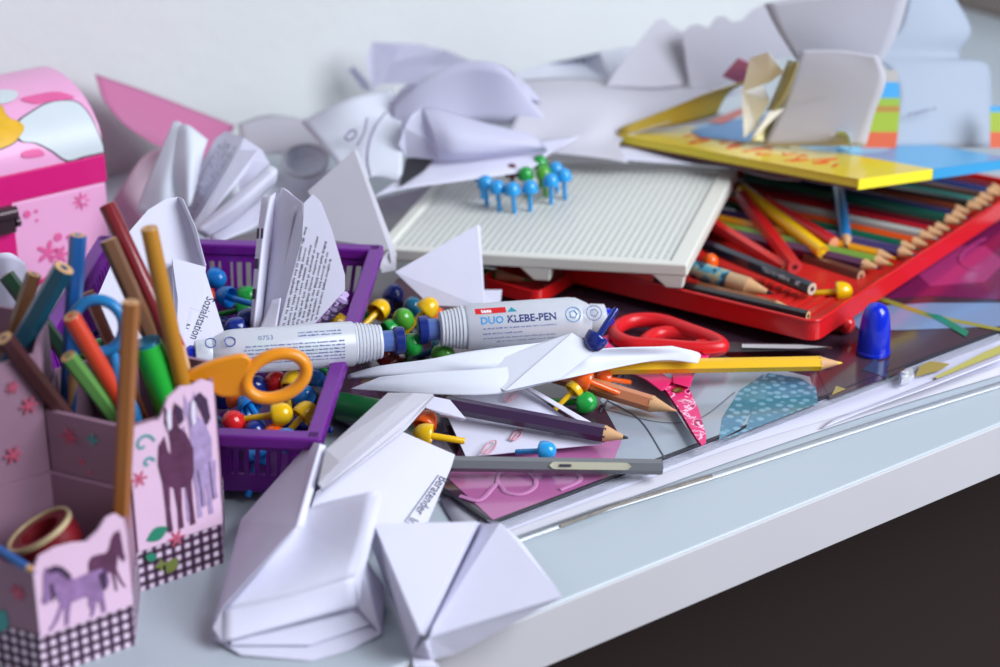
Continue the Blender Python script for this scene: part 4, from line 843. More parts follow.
lt = MB(); lt.tube([Vector((x0-2.6, -.55, z0+.25)), Vector((x0+.05, -.55, z0+.25))], .34, 12); lt.tube([Vector((x0, -.4, z0-.4)), Vector((x0+.22, -.4, z0-.4))], .3, 12); part('hinge_barrel', lt, dkm, lo, top=ch, smooth=True)

# ================================================================ papers
def poly3(*pts): return [p if isinstance(p, Vector) else P(*p) for p in pts]
def paper(label, facets, m=PAPER, grids=(), cat='paper', name='folded_paper', solid=.035, weld=.02, nu=6):
    t = MB()
    for f in facets: t.poly(poly3(*f))
    for g in grids: t.grid([poly3(*r) for r in g], nu, nu)
    o = single(name, t, m, label, cat, solid=solid)
    for i, p in enumerate(o.data.polygons): p.use_smooth = i >= len(facets)
    return o
def rootless(o): return rootM(o)
def onpaper(o, name, mb, m):
    Mi = rootM(o).inverted(); mb.v = [Mi @ v for v in mb.v]; q = mk(name, mb, m); q.parent = o; return q
def plabel(o, s, a, b, size_cm, up, m=INK, lift=.04, bold=.004, name='printed_text'):
    """text from point a towards b, letters' tops towards up"""
    x = (b-a).normalized(); z = x.cross(up-a).normalized(); y = z.cross(x); 
    tm = text_mb(s, size_cm, lambda u, v: Vector((u, v, 0)), bold=bold)
    k = (b-a).length/tm.w; lf = z*lift if z.dot(CAM-a) > 0 else -z*lift
    tm.v = [a+x*(v.x*k)+y*v.y+lf for v in tm.v]; return onpaper(o, name, tm, m)
# ---- front left: the big folded boat, its strip, the lettered sheet, the folded pyramid
boat = paper('large white folded paper boat lying at the desk front edge, left', [
    [(311, 441, 3.4), (320, 444, 4.6), (297, 526, 4.1), (241, 520, 1.4)], [(241, 520, 1.4), (297, 526, 4.1), (222, 609, 1.3), (214, 622, .6)],
    [(320, 444, 4.6), (326, 446, 4.4), (303, 527, 3.8), (297, 526, 4.1)],
    [(378, 490, 5.0), (383, 493, 4.7), (363, 576, 1.9), (359, 606, .9), (354, 577, 2.1)],
    [(222, 609, 1.2), (213, 628, .75), (222, 642, .55)],
    [(366, 560, 1.9), (384, 587, .6), (381, 634, .1), (358, 606, .8), (363, 576, 1.9)],
    [(356, 594, .35), (384, 600, .3), (381, 634, .1), (348, 651, .06), (311, 661, .04), (241, 655, .1), (214, 638, .25), (226, 628, .3), (290, 612, .35)],
    [(352, 600, .6), (376, 622, .3), (310, 645, .25), (232, 645, .3), (228, 634, .5)],
], m=PAPER, grids=[[[(297, 526, 3.7), (311, 507, 4.0), (378, 490, 5.0)], [(262, 566, 2.1), (305, 550, 2.6), (366, 534, 3.6)], [(222, 609, 1.2), (288, 596, 1.6), (354, 577, 2.1)]], [[(222, 609, 1.2), (288, 596, 1.6), (354, 577, 2.1)], [(222, 642, .55), (290, 624, .75), (359, 606, .85)]]])
s1 = paper('long folded white paper strip leaning over the boat behind the pyramid', [
    [(388, 393, 3.6), (414, 393, 3.9), (340, 462, 4.7), (318, 484, 4.4), (326, 450, 4.6)],
    [(414, 393, 3.9), (433, 394, 3.7), (404, 426, 3.6), (322, 489, 4.0), (318, 484, 4.4), (340, 462, 4.7)],
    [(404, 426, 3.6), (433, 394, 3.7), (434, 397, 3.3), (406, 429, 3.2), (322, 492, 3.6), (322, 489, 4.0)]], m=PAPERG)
def planepts(A, B, C_):
    n_ = (B-A).cross(C_-A).normalized(); return lambda px, py: onplane(px, py, A, n_)
sheetpt = planepts(P(316, 492, 2.9), P(453, 454, 2.1), P(428, 522, 1.6))
sh = paper('white sheet with the printed word Beratender behind the paper boat', [[sheetpt(*q) for q in ((316, 492), (400, 431), (455, 455), (451, 468), (428, 522), (378, 530), (310, 512))]], m=PAPER)
plabel(sh, 'Beratender', sheetpt(440.5, 476), sheetpt(414, 513), .62, sheetpt(450, 486), lift=.026, bold=.006)
plabel(sh, 'In', sheetpt(410, 517), sheetpt(406, 523), .62, sheetpt(420, 524), lift=.026, bold=.006)
q = [sheetpt(438, 475), sheetpt(404, 522), sheetpt(404.8, 522.8), sheetpt(438.8, 475.8)]; mb = MB(); mb.poly([v+ZV*.026 for v in q]); onpaper(sh, 'printed_rule', mb, INK)
pyr = paper('white folded paper pyramid at the desk front edge, nearest the camera', [
    [(374, 524, 3.1), (476, 522, 2.9), (420, 634, 2.0)],
    [(374, 524, 3.1), (420, 634, 2.0), (412, 655, .1), (372, 546, .4)],
    [(476, 522, 2.9), (481, 523, 1.2), (426, 636, .7), (420, 634, 2.0)],
    [(481, 523, 1.2), (486, 524, 2.1), (433, 627, 1.3), (426, 636, .7)],
    [(486, 524, 2.1), (500, 523, 2.6), (562, 597, 2.3), (430, 637, 1.2), (433, 627, 1.3)],
    [(430, 637, 1.2), (562, 597, 2.2), (458, 653, .15)],
    [(430, 637, 1.2), (458, 653, .15), (432, 660, .05), (422, 645, 1.0)],
    [(424, 640, 1.3), (432, 660, .05), (440, 667, .02), (414, 668, .02), (412, 655, .1)],
    [(500, 523, 2.6), (562, 597, 2.2), (520, 540, .3), (486, 520, .3)]], m=PAPER)
# ---- the folded text sheets standing in and behind the basket
fa = planepts(PY(172, 197, 94), PY(100, 300, 89), PY(232, 362, 88.2)); fa2 = planepts(PY(172, 258, 90.2), PY(205, 267, 90.3), PY(182, 345, 87.4))
fsA = paper('tall white folded paper with the word Sozialstation standing in the basket', [
    [fa(*q) for q in ((166, 199), (178, 197), (190, 222), (204, 268), (234, 364), (180, 392), (120, 385), (96, 300), (122, 240), (148, 210))],
    [fa2(*q) for q in ((172, 258), (206, 267), (201, 312), (190, 308), (182, 345), (176, 350), (178, 300))],
    [PY(172, 258, 90.2), fa(178, 262), fa(176, 345), PY(176, 350, 87.6)],
    [fa(178, 197), PY(183, 199, 93.4), PY(196, 228, 92), PY(206, 266, 90.5), fa(204, 268), fa(190, 222)]], m=PAPER)
plabel(fsA, 'Sozialstation', fa(207, 296), fa(190, 338), .62, fa(220, 308), lift=.026, bold=.004)
plabel(fsA, 'N', fa(184, 322), fa(182, 327), .5, fa(192, 327), lift=.026)
fb = planepts(PY(313, 194, 92.5), PY(278, 331, 90), PY(345, 284, 91))
fsB = paper('white folded text leaf standing upright in the basket, rightmost with fine print', [
    [fb(*q) for q in ((304, 203), (313, 194), (321, 202), (332, 230), (345, 275), (345, 290), (312, 327), (278, 331), (292, 285), (302, 240))],
    [PY(283, 188, 94), PY(303, 203, 93), fb(302, 240), fb(292, 285), fb(278, 331), PY(268, 330, 92), PY(270, 262, 93.2)]], m=PAPER)
fo = (fb(313, 194)-fb(278, 331)).cross(fb(345, 284)-fb(278, 331)).normalized(); fo = fo if fo.y < 0 else -fo
mq = bil(fb(280, 331)+fo*.026, fb(304, 226)+fo*.026, fb(336, 247)+fo*.026, fb(318, 320)+fo*.026)
onpaper(fsB, 'fine_print', dashes(mq, 8, h=0, u0=.02, u1=1.0, v0=.0, v1=1.0, fill=.52, seed=31, ragged=.2), INK)
t = thing('twisted_cord', 'lilac twisted cord between the fine print leaf and the basket rim', 'cord', PY(330, 318, 92)); mb = MB()
for k in range(2): mb.tube([PY(308+i*1.25, 332-i*1.15, 91.6)+Vector((.0, .22*cos(i*.9+k*pi), .22*sin(i*.9+k*pi))) for i in range(30)], .25, 7)
part('cord', mb, mat('lilac cord', srgb(186, 160, 206), .6), t, local=False, smooth=True)
fsC = paper('narrow folded white paper standing left of the fine print leaf in the basket', [], m=PAPER, grids=[
    [[PY(262, 198, 94.5), PY(270, 196, 94), PY(276, 192, 94.3)], [PY(256, 250, 93), PY(262, 250, 92), PY(270, 250, 93.5)], [PY(250, 330, 91), PY(254, 330, 90), PY(262, 326, 91.5)]],
    [[PY(276, 192, 94.3), PY(284, 188, 94.2), PY(298, 200, 93.3)], [PY(271, 250, 93.4), PY(274, 250, 93), PY(286, 262, 92)], [PY(262, 328, 91.5), PY(264, 330, 91), PY(278, 332, 90.3)]],
    [[PY(272, 300, 90.5), PY(281, 298, 90.3)], [PY(257, 334, 89.6), PY(276, 332, 89.4)]]])
mb = dashes(bil(PY(251, 318, 90.5), PY(258, 318, 89.8), PY(264, 210, 93), PY(259, 210, 93.4)), 3, h=.05, words=30, seed=33); onpaper(fsC, 'fine_print', mb, INK)
tp3 = planepts(PY(354, 150, 103), PY(308, 192, 102), PY(389, 250, 99.5))
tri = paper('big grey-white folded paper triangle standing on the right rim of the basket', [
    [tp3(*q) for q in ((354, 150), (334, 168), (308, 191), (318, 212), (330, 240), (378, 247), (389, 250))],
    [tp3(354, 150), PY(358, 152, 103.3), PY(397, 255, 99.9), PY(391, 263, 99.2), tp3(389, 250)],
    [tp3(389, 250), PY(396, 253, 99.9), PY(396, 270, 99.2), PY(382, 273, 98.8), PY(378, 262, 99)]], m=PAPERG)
tr2 = paper('white folded paper triangle lying against the pegboard front left corner', [
    [(395, 272, 3.5), (477, 225, 5.6), (484, 308, 2.0), (430, 305, 2.0)],
    [(477, 225, 5.6), (480, 226, 5.4), (485, 309, 1.8), (484, 308, 2.0)],
    [(480, 290, 1.3), (502, 290, 1.3), (500, 306, 1.0), (484, 309, 1.0)]], m=PAPER)
fd = planepts(PY(178, 205, 106), PY(225, 132, 107.2), PY(243, 146, 106))
fsD = paper('crumpled folded text sheet fanning up behind the basket', [
    [fd(*q) for q in ((177, 203), (200, 165), (216, 138), (226, 131), (244, 138), (238, 152), (192, 226), (186, 222))],
    [PY(192, 228, 103), PY(238, 150, 106), PY(258, 150, 105.5), PY(246, 172, 104.8), PY(196, 232, 102.6)],
    [PY(244, 138, 107), PY(262, 150, 106.4), PY(270, 164, 106), PY(240, 190, 105.4), PY(236, 160, 106)]], m=PAPER, grids=[
    [[PY(192, 231, 102.5), PY(232, 198, 103.2), PY(270, 165, 105)], [PY(196, 231, 102), PY(238, 203, 102.6), PY(277, 170, 104.4)], [PY(200, 234, 102), PY(240, 211, 102.8), PY(276, 182, 104.6)], [PY(206, 238, 102.4), PY(240, 216, 103.2), PY(272, 186, 105)]],
    [[PY(208, 236, 103), PY(240, 214, 103.8), PY(268, 194, 104.8)], [PY(214, 244, 101.5), PY(245, 232, 102.5), PY(262, 224, 103.2)]]])
fo = (fd(225, 132)-fd(178, 205)).cross(fd(243, 146)-fd(178, 205)).normalized(); fo = fo if fo.y < 0 else -fo
mq = bil(fd(181, 206)+fo*.026, fd(222, 138)+fo*.026, fd(240, 146)+fo*.026, fd(192, 222)+fo*.026)
onpaper(fsD, 'fine_print', dashes(mq, 6, h=0, fill=.5, u0=.02, u1=.98, v0=.02, v1=.9, seed=35, ragged=.1), INKS)
fsE = paper('pale folded paper leaf standing pointed up behind the text sheets', [], m=PAPER2, grids=[
    [[PY(135, 212, 105), PY(150, 175, 106), PY(174, 121, 108.5)], [PY(160, 218, 104), PY(166, 180, 105), PY(180, 122, 108.3)], [PY(185, 222, 104), PY(178, 180, 105.5), PY(182, 125, 108)]],
    [[PY(176, 215, 104.5), PY(170, 170, 105.8), PY(181, 124, 108)], [PY(190, 205, 103.8), PY(190, 165, 104.8), PY(190, 126, 107.5)], [PY(196, 190, 106), PY(203, 155, 106.5), PY(208, 140, 107.5)]]])
fold = paper('sheer pink sheet leaning on the wall behind the folded papers', [], m=mat('sheer pink film', srgb(216, 128, 174), .35, transl=.3), name='plastic_sheet', grids=[
    [[PY(95, 74, 119), PY(150, 93, 121), PY(235, 126, 122)], [PY(104, 100, 117), PY(155, 115, 119), PY(225, 142, 120)], [PY(125, 125, 115), PY(165, 140, 116.5), PY(215, 155, 118)], [PY(152, 143, 113), PY(175, 152, 114.5), PY(205, 163, 116)]]])
bag = paper('pale pink crumpled sheet on the desk between chest and folded papers', [], m=mat('pale pink paper', srgb(226, 200, 212), .6, transl=.2), grids=[
    [[(106, 214, 1.2), (120, 190, 3.2), (150, 152, 5.5), (200, 150, 6)], [(112, 222, .8), (135, 205, 2.4), (165, 185, 3.0), (205, 175, 3.5)], [(130, 232, .4), (150, 226, 1.5), (180, 215, 1.2), (215, 200, 1.0)]]])
# ---- the pile of paper at the back
lo = paper('white sheet with loops drawn on it, leaning at the back left of the pegboard', [], m=PAPER2, grids=[
    [[(300, 122, 5.4), (345, 100, 7.0), (392, 88, 7.4)], [(330, 155, 4.9), (365, 130, 5.8), (402, 122, 6.0)], [(352, 185, 4.4), (375, 176, 4.6), (402, 182, 4.4)]]])
def lop(px, py, zz): return P(px, py, zz)
mb = MB(); mb.tube(crm([P(386, 112, 6.75), P(376, 125, 6.3), P(369, 142, 5.9), (P(367, 160, 5.4)), P(370, 176, 4.95)], 5), .07, 6, False, .5); mb.tube(crm([P(367, 118, 6.55), P(364, 132, 6.1), P(357, 146, 5.6)], 5), .06, 6, False, .5)
mb.tube(crm([P(349, 132, 6.1), P(354, 130, 6.2), (P(356, 135, 6.0)), P(350, 140, 5.8), P(345, 138, 5.85), P(349, 132, 6.1)], 4), .06, 6); onpaper(lo, 'pen_line', mb, mat('grey pen line', srgb(120, 110, 140), .6))
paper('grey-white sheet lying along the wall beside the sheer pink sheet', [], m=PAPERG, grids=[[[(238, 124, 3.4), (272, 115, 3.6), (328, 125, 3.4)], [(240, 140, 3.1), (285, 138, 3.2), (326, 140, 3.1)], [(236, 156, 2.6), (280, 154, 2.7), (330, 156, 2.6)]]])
t = thing('paper_cup', 'small round white paper bowl behind the folded triangle', 'bowl', frame(P(306, 170, 2.4), Vector((1, 0, 0)), Vector((0, .9, .43)))); mb = MB(); mb.lathe([(.8, 0), (1.0, .35), (1.3, .75), (1.42, .8), (1.34, .7), (1.0, .3), (.1, .12)], 30); part('bowl', mb, PAPER2, t, smooth=True)
mb = MB(); mb.tube([Vector((1.38*cos(2*pi*k/32), 1.38*sin(2*pi*k/32), .8)) for k in range(32)], .1, 8, True); part('rolled_rim', mb, PAPERG, t, smooth=True)
paper('white crumpled sheet under the paper bowl behind the basket', [], m=PAPER2, grids=[[[(230, 175, 2.4), (290, 172, 1.9), (350, 168, 2.4)], [(235, 200, 1.4), (290, 190, 1.3), (345, 190, 1.6)], [(260, 222, .6), (300, 214, .6), (350, 215, .5)]]])
paper('large white sheet curling under the two folds at the back of the pegboard', [], m=PAPER, grids=[
    [[(373, 197, 4.2), (402, 189, 4.35), (460, 181, 4.5), (528, 170, 4.5), (544, 153, 5.0)], [(400, 178, 4.4), (430, 172, 4.5), (480, 166, 4.7), (535, 158, 4.8), (560, 148, 5.1)], [(430, 158, 4.6), (460, 150, 4.7), (500, 146, 4.9), (545, 140, 5.2), (580, 136, 5.4)]]])
PAPER3 = mat('thin white paper', (.82, .81, .92), .6, spec=.25, noise=.02, nscale=30, transl=.5)
paper('lavender-white folded sheet arching up behind the rolled one', [
    [(410, 82, 8.4), (400, 90, 7.8), (389, 105, 6.6), (393, 108, 6.5), (404, 96, 7.4), (420, 84, 8.4)]], m=PAPER3, grids=[
    [[(391, 128, 5.6), (425, 130, 5.6), (470, 124, 5.7), (510, 124, 5.6), (548, 122, 5.6)], [(392, 106, 6.8), (418, 82, 8.4), (462, 63, 9.6), (503, 67, 9.4), (530, 98, 7.2)]],
    [[(392, 106, 6.8), (418, 82, 8.4), (462, 62, 9.6), (506, 67, 9.4), (530, 98, 7.2)], [(400, 98, 6.4), (430, 84, 7.2), (470, 72, 8.0), (515, 76, 7.8), (545, 104, 6.2)]]])
paper('white sheet rolled into a soft fold lying over the back of the pegboard', [
    [(399, 145, 5.6), (404, 128, 6.5), (412, 115, 7.0), (422, 108, 7.2), (428, 122, 6.9), (434, 142, 5.9), (438, 160, 4.9), (407, 157, 4.9)]], m=PAPER3, grids=[
    [[(422, 108, 7.2), (440, 109, 7.2), (482, 122, 6.7), (530, 135, 6.1), (548, 150, 5.5)], [(430, 128, 6.7), (452, 130, 6.8), (488, 138, 6.3), (528, 144, 5.8), (547, 151, 5.3)], [(435, 147, 5.8), (455, 150, 5.8), (488, 151, 5.6), (526, 150, 5.4), (545, 152, 5.1)], [(438, 160, 4.9), (458, 160, 5.0), (490, 157, 5.0), (520, 154, 5.0), (543, 152.5, 5.0)]]])
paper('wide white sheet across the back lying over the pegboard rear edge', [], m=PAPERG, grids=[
    [[(430, 160, 4.45), (485, 157, 4.5), (545, 153, 4.7), (600, 158, 4.4), (628, 163, 4.2)], [(500, 140, 5.3), (545, 132, 5.3), (590, 130, 5.2), (612, 134, 4.6), (622, 140, 4.4)], [(520, 100, 6.6), (560, 98, 6.4), (610, 96, 6.0), (655, 108, 5.4), (680, 118, 5.5)], [(520, 80, 6.4), (560, 78, 6.2), (620, 80, 5.4), (680, 84, 5.8), (730, 94, 6.2)]]])
t = thing('gap_shade', 'black sheet painted as the dark gap under the rolled white sheet', 'card', P(415, 165, 4.6)); mb = MB(); q = [P(406, 159, 4.75), P(436, 157, 4.75), P(424, 171, 4.6), P(400, 187, 4.5)]; mb.hexa(q, [v+ZV*.05 for v in q]); part('card', mb, mat('gap shade black', (.015, .015, .02), .6), t, local=False)  # sheet painted black for the shade inside the gap
paper('white sheet edge lying from the pegboard corner under the picture book', [], m=PAPER, grids=[
    [[(560, 154, 4.3), (640, 161, 4.25), (722, 167, 4.1), (770, 178, 3.95), (800, 181, 3.85)], [(560, 144, 4.3), (640, 148, 4.0), (725, 154, 3.7), (775, 164, 3.6), (805, 168, 3.6)]]])
paper('white crumple standing against the wall at the back centre', [
    [(366, 60, 5.4), (372, 42, 6.6), (400, 44, 6.4), (392, 62, 5.2), (382, 84, 3.6), (372, 90, 3.2)],
    [(372, 42, 6.6), (420, 44, 6.4), (446, 50, 6.2), (428, 66, 5.0), (392, 62, 5.2)],
    [(392, 62, 5.2), (428, 66, 5.0), (446, 50, 6.2), (474, 62, 5.6), (478, 84, 4.2), (430, 84, 4.2), (382, 84, 3.6)],
    [(348, 70, 4.2), (354, 66, 4.5), (368, 82, 3.2), (372, 92, 2.6), (364, 90, 2.8)]], m=PAPER3)
paper('greyish crumpled sheet at the wall left of the wavy cut sheet', [
    [(516, 72, 5.0), (545, 64, 5.4), (580, 60, 5.2), (612, 84, 4.6), (600, 98, 4.2), (530, 96, 4.2)], [(545, 64, 5.4), (600, 52, 6.2), (634, 46, 6.6), (612, 84, 4.6), (580, 60, 5.2)]], m=PAPER2)
wv = planepts(P(620, 88, 5.8), P(752, 84, 6.2), P(716, 16, 10.2)); wv2 = planepts(P(606, 86, 6.0), P(690, 84, 6.0), P(660, 18, 9.6))
paper('grey-white wavy edged sheet leaning up at the back, upper centre', [
    [wv2(*q) for q in ((606, 86), (618, 68), (640, 40), (656, 20), (664, 18), (672, 26), (682, 32), (686, 60), (690, 84), (655, 88))],
    [wv(*q) for q in ((682, 32), (690, 26), (698, 24), (708, 28), (716, 17), (724, 16), (732, 22), (742, 20), (752, 10), (768, 2), (800, -4), (806, 52), (775, 60), (752, 78), (738, 82), (705, 92), (690, 86), (686, 60))],
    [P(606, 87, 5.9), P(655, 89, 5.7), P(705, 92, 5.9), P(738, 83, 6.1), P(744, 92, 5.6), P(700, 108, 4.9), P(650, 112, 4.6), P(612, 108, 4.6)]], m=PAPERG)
# ---- the picture book and the cut sheets on it
k1, k2, k3 = P(858, 179, 6.2), P(616, 134, 4.6), P(1012, 158, 5.0); k4 = k2+(k3-k1)
bkM = frame(k1, k2-k1, k3-k1); bko = thing('picture_book', 'yellow and blue thick picture book lying over the red tin, red lettering on yellow', 'book', k1)
yel = mat('book yellow', srgb(226, 196, 30), .3, coat=.3, noise=.04); blu = mat('book blue', srgb(70, 160, 210), .3, coat=.3, noise=.06, nscale=40); brd = mat('book brown board', srgb(110, 66, 50), .6)
nb = (k2-k1).cross(k3-k1).normalized(); nb = nb if nb.z > 0 else -nb
def bkq(u, v, h=0): return k1+(k2-k1)*u+(k3-k1)*v+nb*h
def slabq(u0, u1, v0, v1, h0, h1): m = MB(); m.hexa([bkq(u0, v0, h0), bkq(u1, v0, h0), bkq(u1, v1, h0), bkq(u0, v1, h0)], [bkq(u0, v0, h1), bkq(u1, v0, h1), bkq(u1, v1, h1), bkq(u0, v1, h1)]); return m
part('back_board', slabq(0, 1, 0, 1, -.62, -.5), brd, bko, local=False); part('page_block', slabq(.003, .997, .004, .996, -.5, -.06), mat('book page edges yellow', srgb(236, 214, 60), .4), bko, local=False)
part('yellow_cover', slabq(0, 1, 0, .47, -.06, 0), yel, bko, local=False); part('blue_cover', slabq(0, 1, .47, 1, -.06, 0), blu, bko, local=False)
part('blue_spine_edge', slabq(-.004, .003, .47, 1, -.6, -.0), mat('book blue edge', srgb(60, 150, 200), .3), bko, local=False)
part('yellow_spine_edge', slabq(-.004, .003, 0, .465, -.6, 0.0), mat('book page edges bright', srgb(240, 220, 50), .35), bko, local=False)
redl = mat('red lettering', srgb(206, 84, 30), .4)
rq = random.Random(5); mb = MB()
for i in range(15):      # swirling red marks of the blurred title
    u = .2+.045*i; v = .12+.06*(i % 3); p = [(u+rq.uniform(-.02, .02), v+rq.uniform(-.05, .1)) for _ in range(4)]
    mb.tube(crm([bkq(a, b_, .01) for a, b_ in p], 4), .11, 6, False, .3)
part('red_lettering', mb, redl, bko, local=False)
mb = MB(); o_ = [bkq(.45+.16*cos(t_)*1.0, .62+.2*sin(t_), .01) for t_ in [2*pi*i/24 for i in range(24)]]; mb.poly(o_); part('pale_blue_print', mb, mat('book pale blue', srgb(120, 190, 220), .3), bko, local=False)
t = thing('curled_page', 'curling yellow-backed page rising from the picture book left corner', 'page', P(640, 128, 5)); mb = MB(); mb.grid([poly3((620, 135, 4.6), (690, 122, 5.2), (716, 115, 5.5)), poly3((622, 127, 5.0), (690, 103, 6.6), (730, 92, 7.2)), poly3((660, 116, 5.6), (700, 96, 7.2), (762, 76, 8.6))], 6, 6); part('page', mb, mat('ochre page back', srgb(176, 150, 60), .5, noise=.1), t, local=False, smooth=True, solid=.04)
def bkz(px, py, h=.05): return onplane(px, py, k1+nb*h, nb)
mb = MB(); mb.poly([bkz(690, 130), bkz(740, 118), bkz(800, 112), bkz(790, 146), bkz(745, 142), bkz(700, 137)]); part('blue_print', mb, mat('book deep blue', srgb(50, 130, 190), .35), bko, local=False)
mb = MB(); mb.poly([bkz(708, 122, .08), bkz(740, 108, .08), bkz(748, 112, .08), bkz(722, 124, .08)]); part('red_print', mb, mat('book coral', srgb(196, 80, 60), .4), bko, local=False)
paper('crumpled shiny gold and white wrapper standing on the picture book', [
    [(744, 138, 5.6), (742, 92, 8.6), (760, 78, 9.4), (770, 100, 8.2), (756, 128, 6.2)], [(756, 128, 6.2), (770, 112, 7.4), (785, 108, 7.6), (750, 142, 5.5)], [(742, 92, 8.6), (750, 58, 11.4), (768, 52, 12), (784, 72, 10.2), (770, 82, 9.4)]], m=mat('foil white', (.85, .84, .80), .3), name='wrapper', cat='wrapper')
paper('olive gold folded strip standing beside the grey cut sheet', [], m=mat('olive gold foil', srgb(150, 140, 90), .35, metal=.2), name='wrapper', cat='wrapper', grids=[[[(766, 112, 7.2), (776, 90, 8.8), (788, 60, 11.2)], [(772, 110, 7.6), (784, 92, 9.0), (797, 62, 11.4)], [(780, 114, 7.0), (790, 92, 8.6), (799, 64, 11)]], [[(750, 142, 5.6), (766, 125, 6.4), (784, 108, 7.4)], [(768, 143, 5.4), (778, 130, 6.0), (786, 110, 7.2)]]])
paper('bright pink scrap between the wavy sheet and the wrapper', [[(722, 76, 8), (738, 58, 9.6), (748, 62, 9.4), (756, 78, 8.2), (740, 84, 7.6)]], m=mat('pink scrap', srgb(206, 120, 160), .6), cat='scrap')
Yg = P(815, 144, 5.7).y
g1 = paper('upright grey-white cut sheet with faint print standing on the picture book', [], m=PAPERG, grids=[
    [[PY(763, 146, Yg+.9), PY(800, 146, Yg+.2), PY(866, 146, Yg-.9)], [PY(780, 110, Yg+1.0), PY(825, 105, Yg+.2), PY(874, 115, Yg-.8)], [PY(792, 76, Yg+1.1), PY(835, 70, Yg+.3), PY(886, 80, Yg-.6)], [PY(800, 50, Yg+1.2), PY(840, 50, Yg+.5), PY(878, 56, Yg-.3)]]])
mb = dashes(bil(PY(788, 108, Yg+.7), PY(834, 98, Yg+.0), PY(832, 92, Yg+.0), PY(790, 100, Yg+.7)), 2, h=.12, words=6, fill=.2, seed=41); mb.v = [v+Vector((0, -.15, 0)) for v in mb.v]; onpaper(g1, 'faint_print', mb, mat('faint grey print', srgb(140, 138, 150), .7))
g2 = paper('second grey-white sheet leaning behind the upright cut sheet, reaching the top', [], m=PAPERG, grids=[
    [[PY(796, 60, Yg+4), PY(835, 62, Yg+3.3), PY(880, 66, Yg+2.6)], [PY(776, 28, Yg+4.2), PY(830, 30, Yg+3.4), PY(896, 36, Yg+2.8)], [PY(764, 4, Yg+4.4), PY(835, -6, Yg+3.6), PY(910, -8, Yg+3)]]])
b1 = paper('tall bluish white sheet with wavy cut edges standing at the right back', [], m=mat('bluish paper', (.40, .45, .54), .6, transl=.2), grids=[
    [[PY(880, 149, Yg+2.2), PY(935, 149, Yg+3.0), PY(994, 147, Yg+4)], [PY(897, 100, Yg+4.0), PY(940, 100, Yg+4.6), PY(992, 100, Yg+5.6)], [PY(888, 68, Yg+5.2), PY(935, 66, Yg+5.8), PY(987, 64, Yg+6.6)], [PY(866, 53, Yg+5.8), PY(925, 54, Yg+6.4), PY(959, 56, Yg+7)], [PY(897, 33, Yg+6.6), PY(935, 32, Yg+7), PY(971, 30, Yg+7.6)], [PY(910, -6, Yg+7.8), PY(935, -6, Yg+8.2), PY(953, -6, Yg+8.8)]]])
mb = dashes(bil(PY(906, 118, Yg+2.8), PY(942, 109, Yg+3.6), PY(942, 104.5, Yg+3.7), PY(906, 113, Yg+2.9)), 1, h=.0, words=6, fill=.7, seed=42); onpaper(b1, 'faint_print', mb, mat('grey caption', srgb(90, 92, 110), .7))
# rainbow striped page behind the cut sheets
t = thing('striped_page', 'rainbow striped picture page upright behind the cut sheets', 'page', P(885, 150, 5)); 
rows_ = [(148, 132, srgb(206, 84, 40)), (132, 112, srgb(150, 170, 30)), (112, 106, srgb(170, 120, 40)), (106, 98, srgb(140, 170, 40)), (98, 82, srgb(50, 150, 205)), (82, 70, srgb(170, 165, 160))]
for y0, y1, c in rows_:
    f = lambda y: (Yg+1.9+(148-y)*.03)
    for xa, xb in ((862, 902), (990, 1012)):
        if xb == 1012 and y1 < 100: continue
        if xb == 1012 and y0 == 112: c = srgb(50, 150, 205)
        mb = MB(); dx = lambda y: (4*sin(pi*(148-y)/90) if xb == 902 else 0); mb.hexa([PY(xa, y0, f(y0)), PY(xb-6+dx(y0), y0, f(y0)), PY(xb-6+dx(y1), y1, f(y1)), PY(xa, y1, f(y1))], [PY(xa, y0, f(y0)+.06), PY(xb-6+dx(y0), y0, f(y0)+.06), PY(xb-6+dx(y1), y1, f(y1)+.06), PY(xa, y1, f(y1)+.06)])
        part('stripe', mb, mat('stripe %d%d%d' % tuple(int(q*99) for q in c), c, .45), t, local=False)
t = thing('gift_ribbon', 'small blue-white shiny ribbon curl standing on the picture book', 'ribbon', bkz(845, 146)); mb = MB(); mb.grid([[bkz(838, 140, .05), bkz(846, 142, .4), bkz(851, 150, .05)], [P(836, 133, 7), P(844, 132, 7.2), P(850, 137, 6.9)], [P(838, 130, 6.8), P(843, 130, 6.9), P(848, 134, 6.7)]], 5, 5); part('ribbon_curl', mb, mat('shiny pale blue', srgb(170, 205, 225), .15), t, local=False, smooth=True, solid=.05)
# ---- crumpled sheet in the middle and the doodled folds below
paper('crumpled white sheet lying over the pens in front of the glue pens', [
    [(572, 333, 4.6), (598, 349, 3.9), (560, 379, 3.0), (505, 391, 2.8)],
    [(572, 333, 4.55), (505, 391, 2.75), (470, 370, 3.2), (536, 344, 3.6)]], m=PAPER2, grids=[
    [[(346, 375, 3.0), (379, 366, 3.6), (430, 359, 3.9), (466, 352, 4.0), (536, 343, 4.0), (560, 341, 3.9)], [(348, 378, 2.9), (390, 374, 3.3), (440, 368, 3.5), (480, 364, 3.6), (540, 356, 3.4), (575, 352, 3.2)], [(352, 378, 2.8), (400, 378, 3.0), (450, 376, 3.1), (490, 372, 3.1), (545, 366, 3.0), (585, 360, 2.9)]],
    [[(380, 377, 3.3), (430, 372, 3.5), (490, 368, 3.5), (560, 358, 3.2), (600, 349, 3.4), (672, 346, 2.9)], [(362, 384, 2.9), (420, 384, 3.1), (490, 382, 3.1), (560, 370, 2.9), (620, 356, 2.7), (699, 353, 2.5)], [(350, 389, 2.6), (430, 394, 2.7), (497, 394, 2.6), (560, 380, 2.6), (652, 361, 2.4), (698, 363, 2.3)]]])
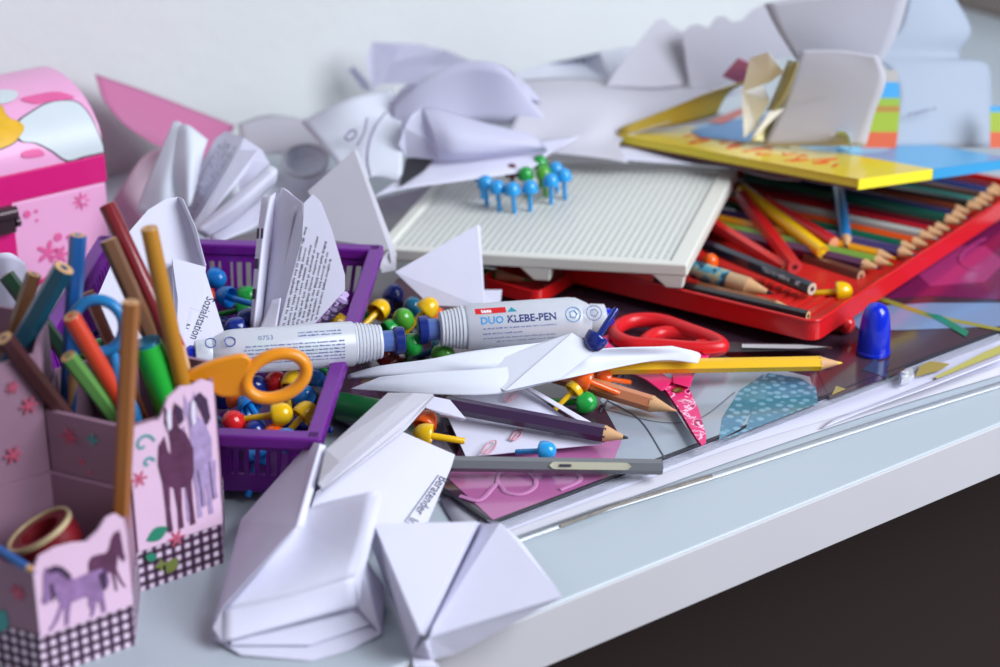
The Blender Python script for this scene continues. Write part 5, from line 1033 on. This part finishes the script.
dd1 = paper('white folded sheet with rose crayon doodles under the dark purple pencil', [
    [(440, 400, 1.3), (524, 388, 1.2), (603, 444, .8), (466, 457, .75)], [(524, 387, 1.6), (530, 387, 1.5), (594, 424, 1.0), (604, 443, .85), (597, 432, 1.1)]], m=PAPER)
for px, py, s in ((490, 449, 1.0), (517, 436, .8), (512, 397, .9), (560, 430, .6)):
    z = 1.02 if py > 420 else 1.35
    mb = MB(); mb.tube(crm([P(px-9*s, py+4*s, z), P(px-2*s, py-6*s, z), P(px+6*s, py-8*s, z), P(px+3*s, py+1*s, z), P(px-6*s, py+5*s, z), P(px+2*s, py-3*s, z)], 4), .05, 5, False, .5); onpaper(dd1, 'crayon_doodle', mb, PINKINK)
paper('small folded white flap between the paper strip and the crumpled sheet', [
    [(430, 396, 2.6), (450, 400, 2.5), (466, 419, 2.0), (440, 414, 2.1), (426, 408, 2.3)], [(466, 419, 2.0), (463, 421, 1.7), (440, 416, 1.8), (440, 414, 2.1)]], m=PAPER)
t = thing('photo_card', 'dark edged card lying under the doodled white sheet', 'card', P(455, 440, .7)); mb = MB(); q = [P(446, 412, .74), P(463, 459, .7), P(474, 458, .7), P(470, 410, .74)]; mb.hexa(q, [v+ZV*.05 for v in q]); part('card', mb, mat('dark card', srgb(50, 26, 30), .5), t, local=False)
t = thing('card', 'mauve shade sheet under the folded triangle, its shadowed lettered underside painted flat', 'card', P(440, 305, .8)); mb = MB(); q = [P(388, 290, .8), P(398, 278, .8), P(486, 296, .8), P(500, 312, .8), P(430, 324, .8)]; mb.hexa([v-ZV*.05 for v in q], q); part('shade_sheet', mb, mat('mauve shade sheet', srgb(96, 74, 82), .6, noise=.1), t, local=False)  # sheet coloured as the triangle's shadowed underside with its dark lettering
# white paper left of the holder in front of the chest
paper('white rounded sheet between the pink chest and the pen holder', [], m=PAPER, grids=[[[(-10, 255, 6), (10, 253, 6), (24, 262, 5)], [(-10, 290, 3.5), (12, 290, 3.6), (34, 292, 2.6)], [(-10, 330, 1), (15, 330, 1), (40, 325, .8)]]])
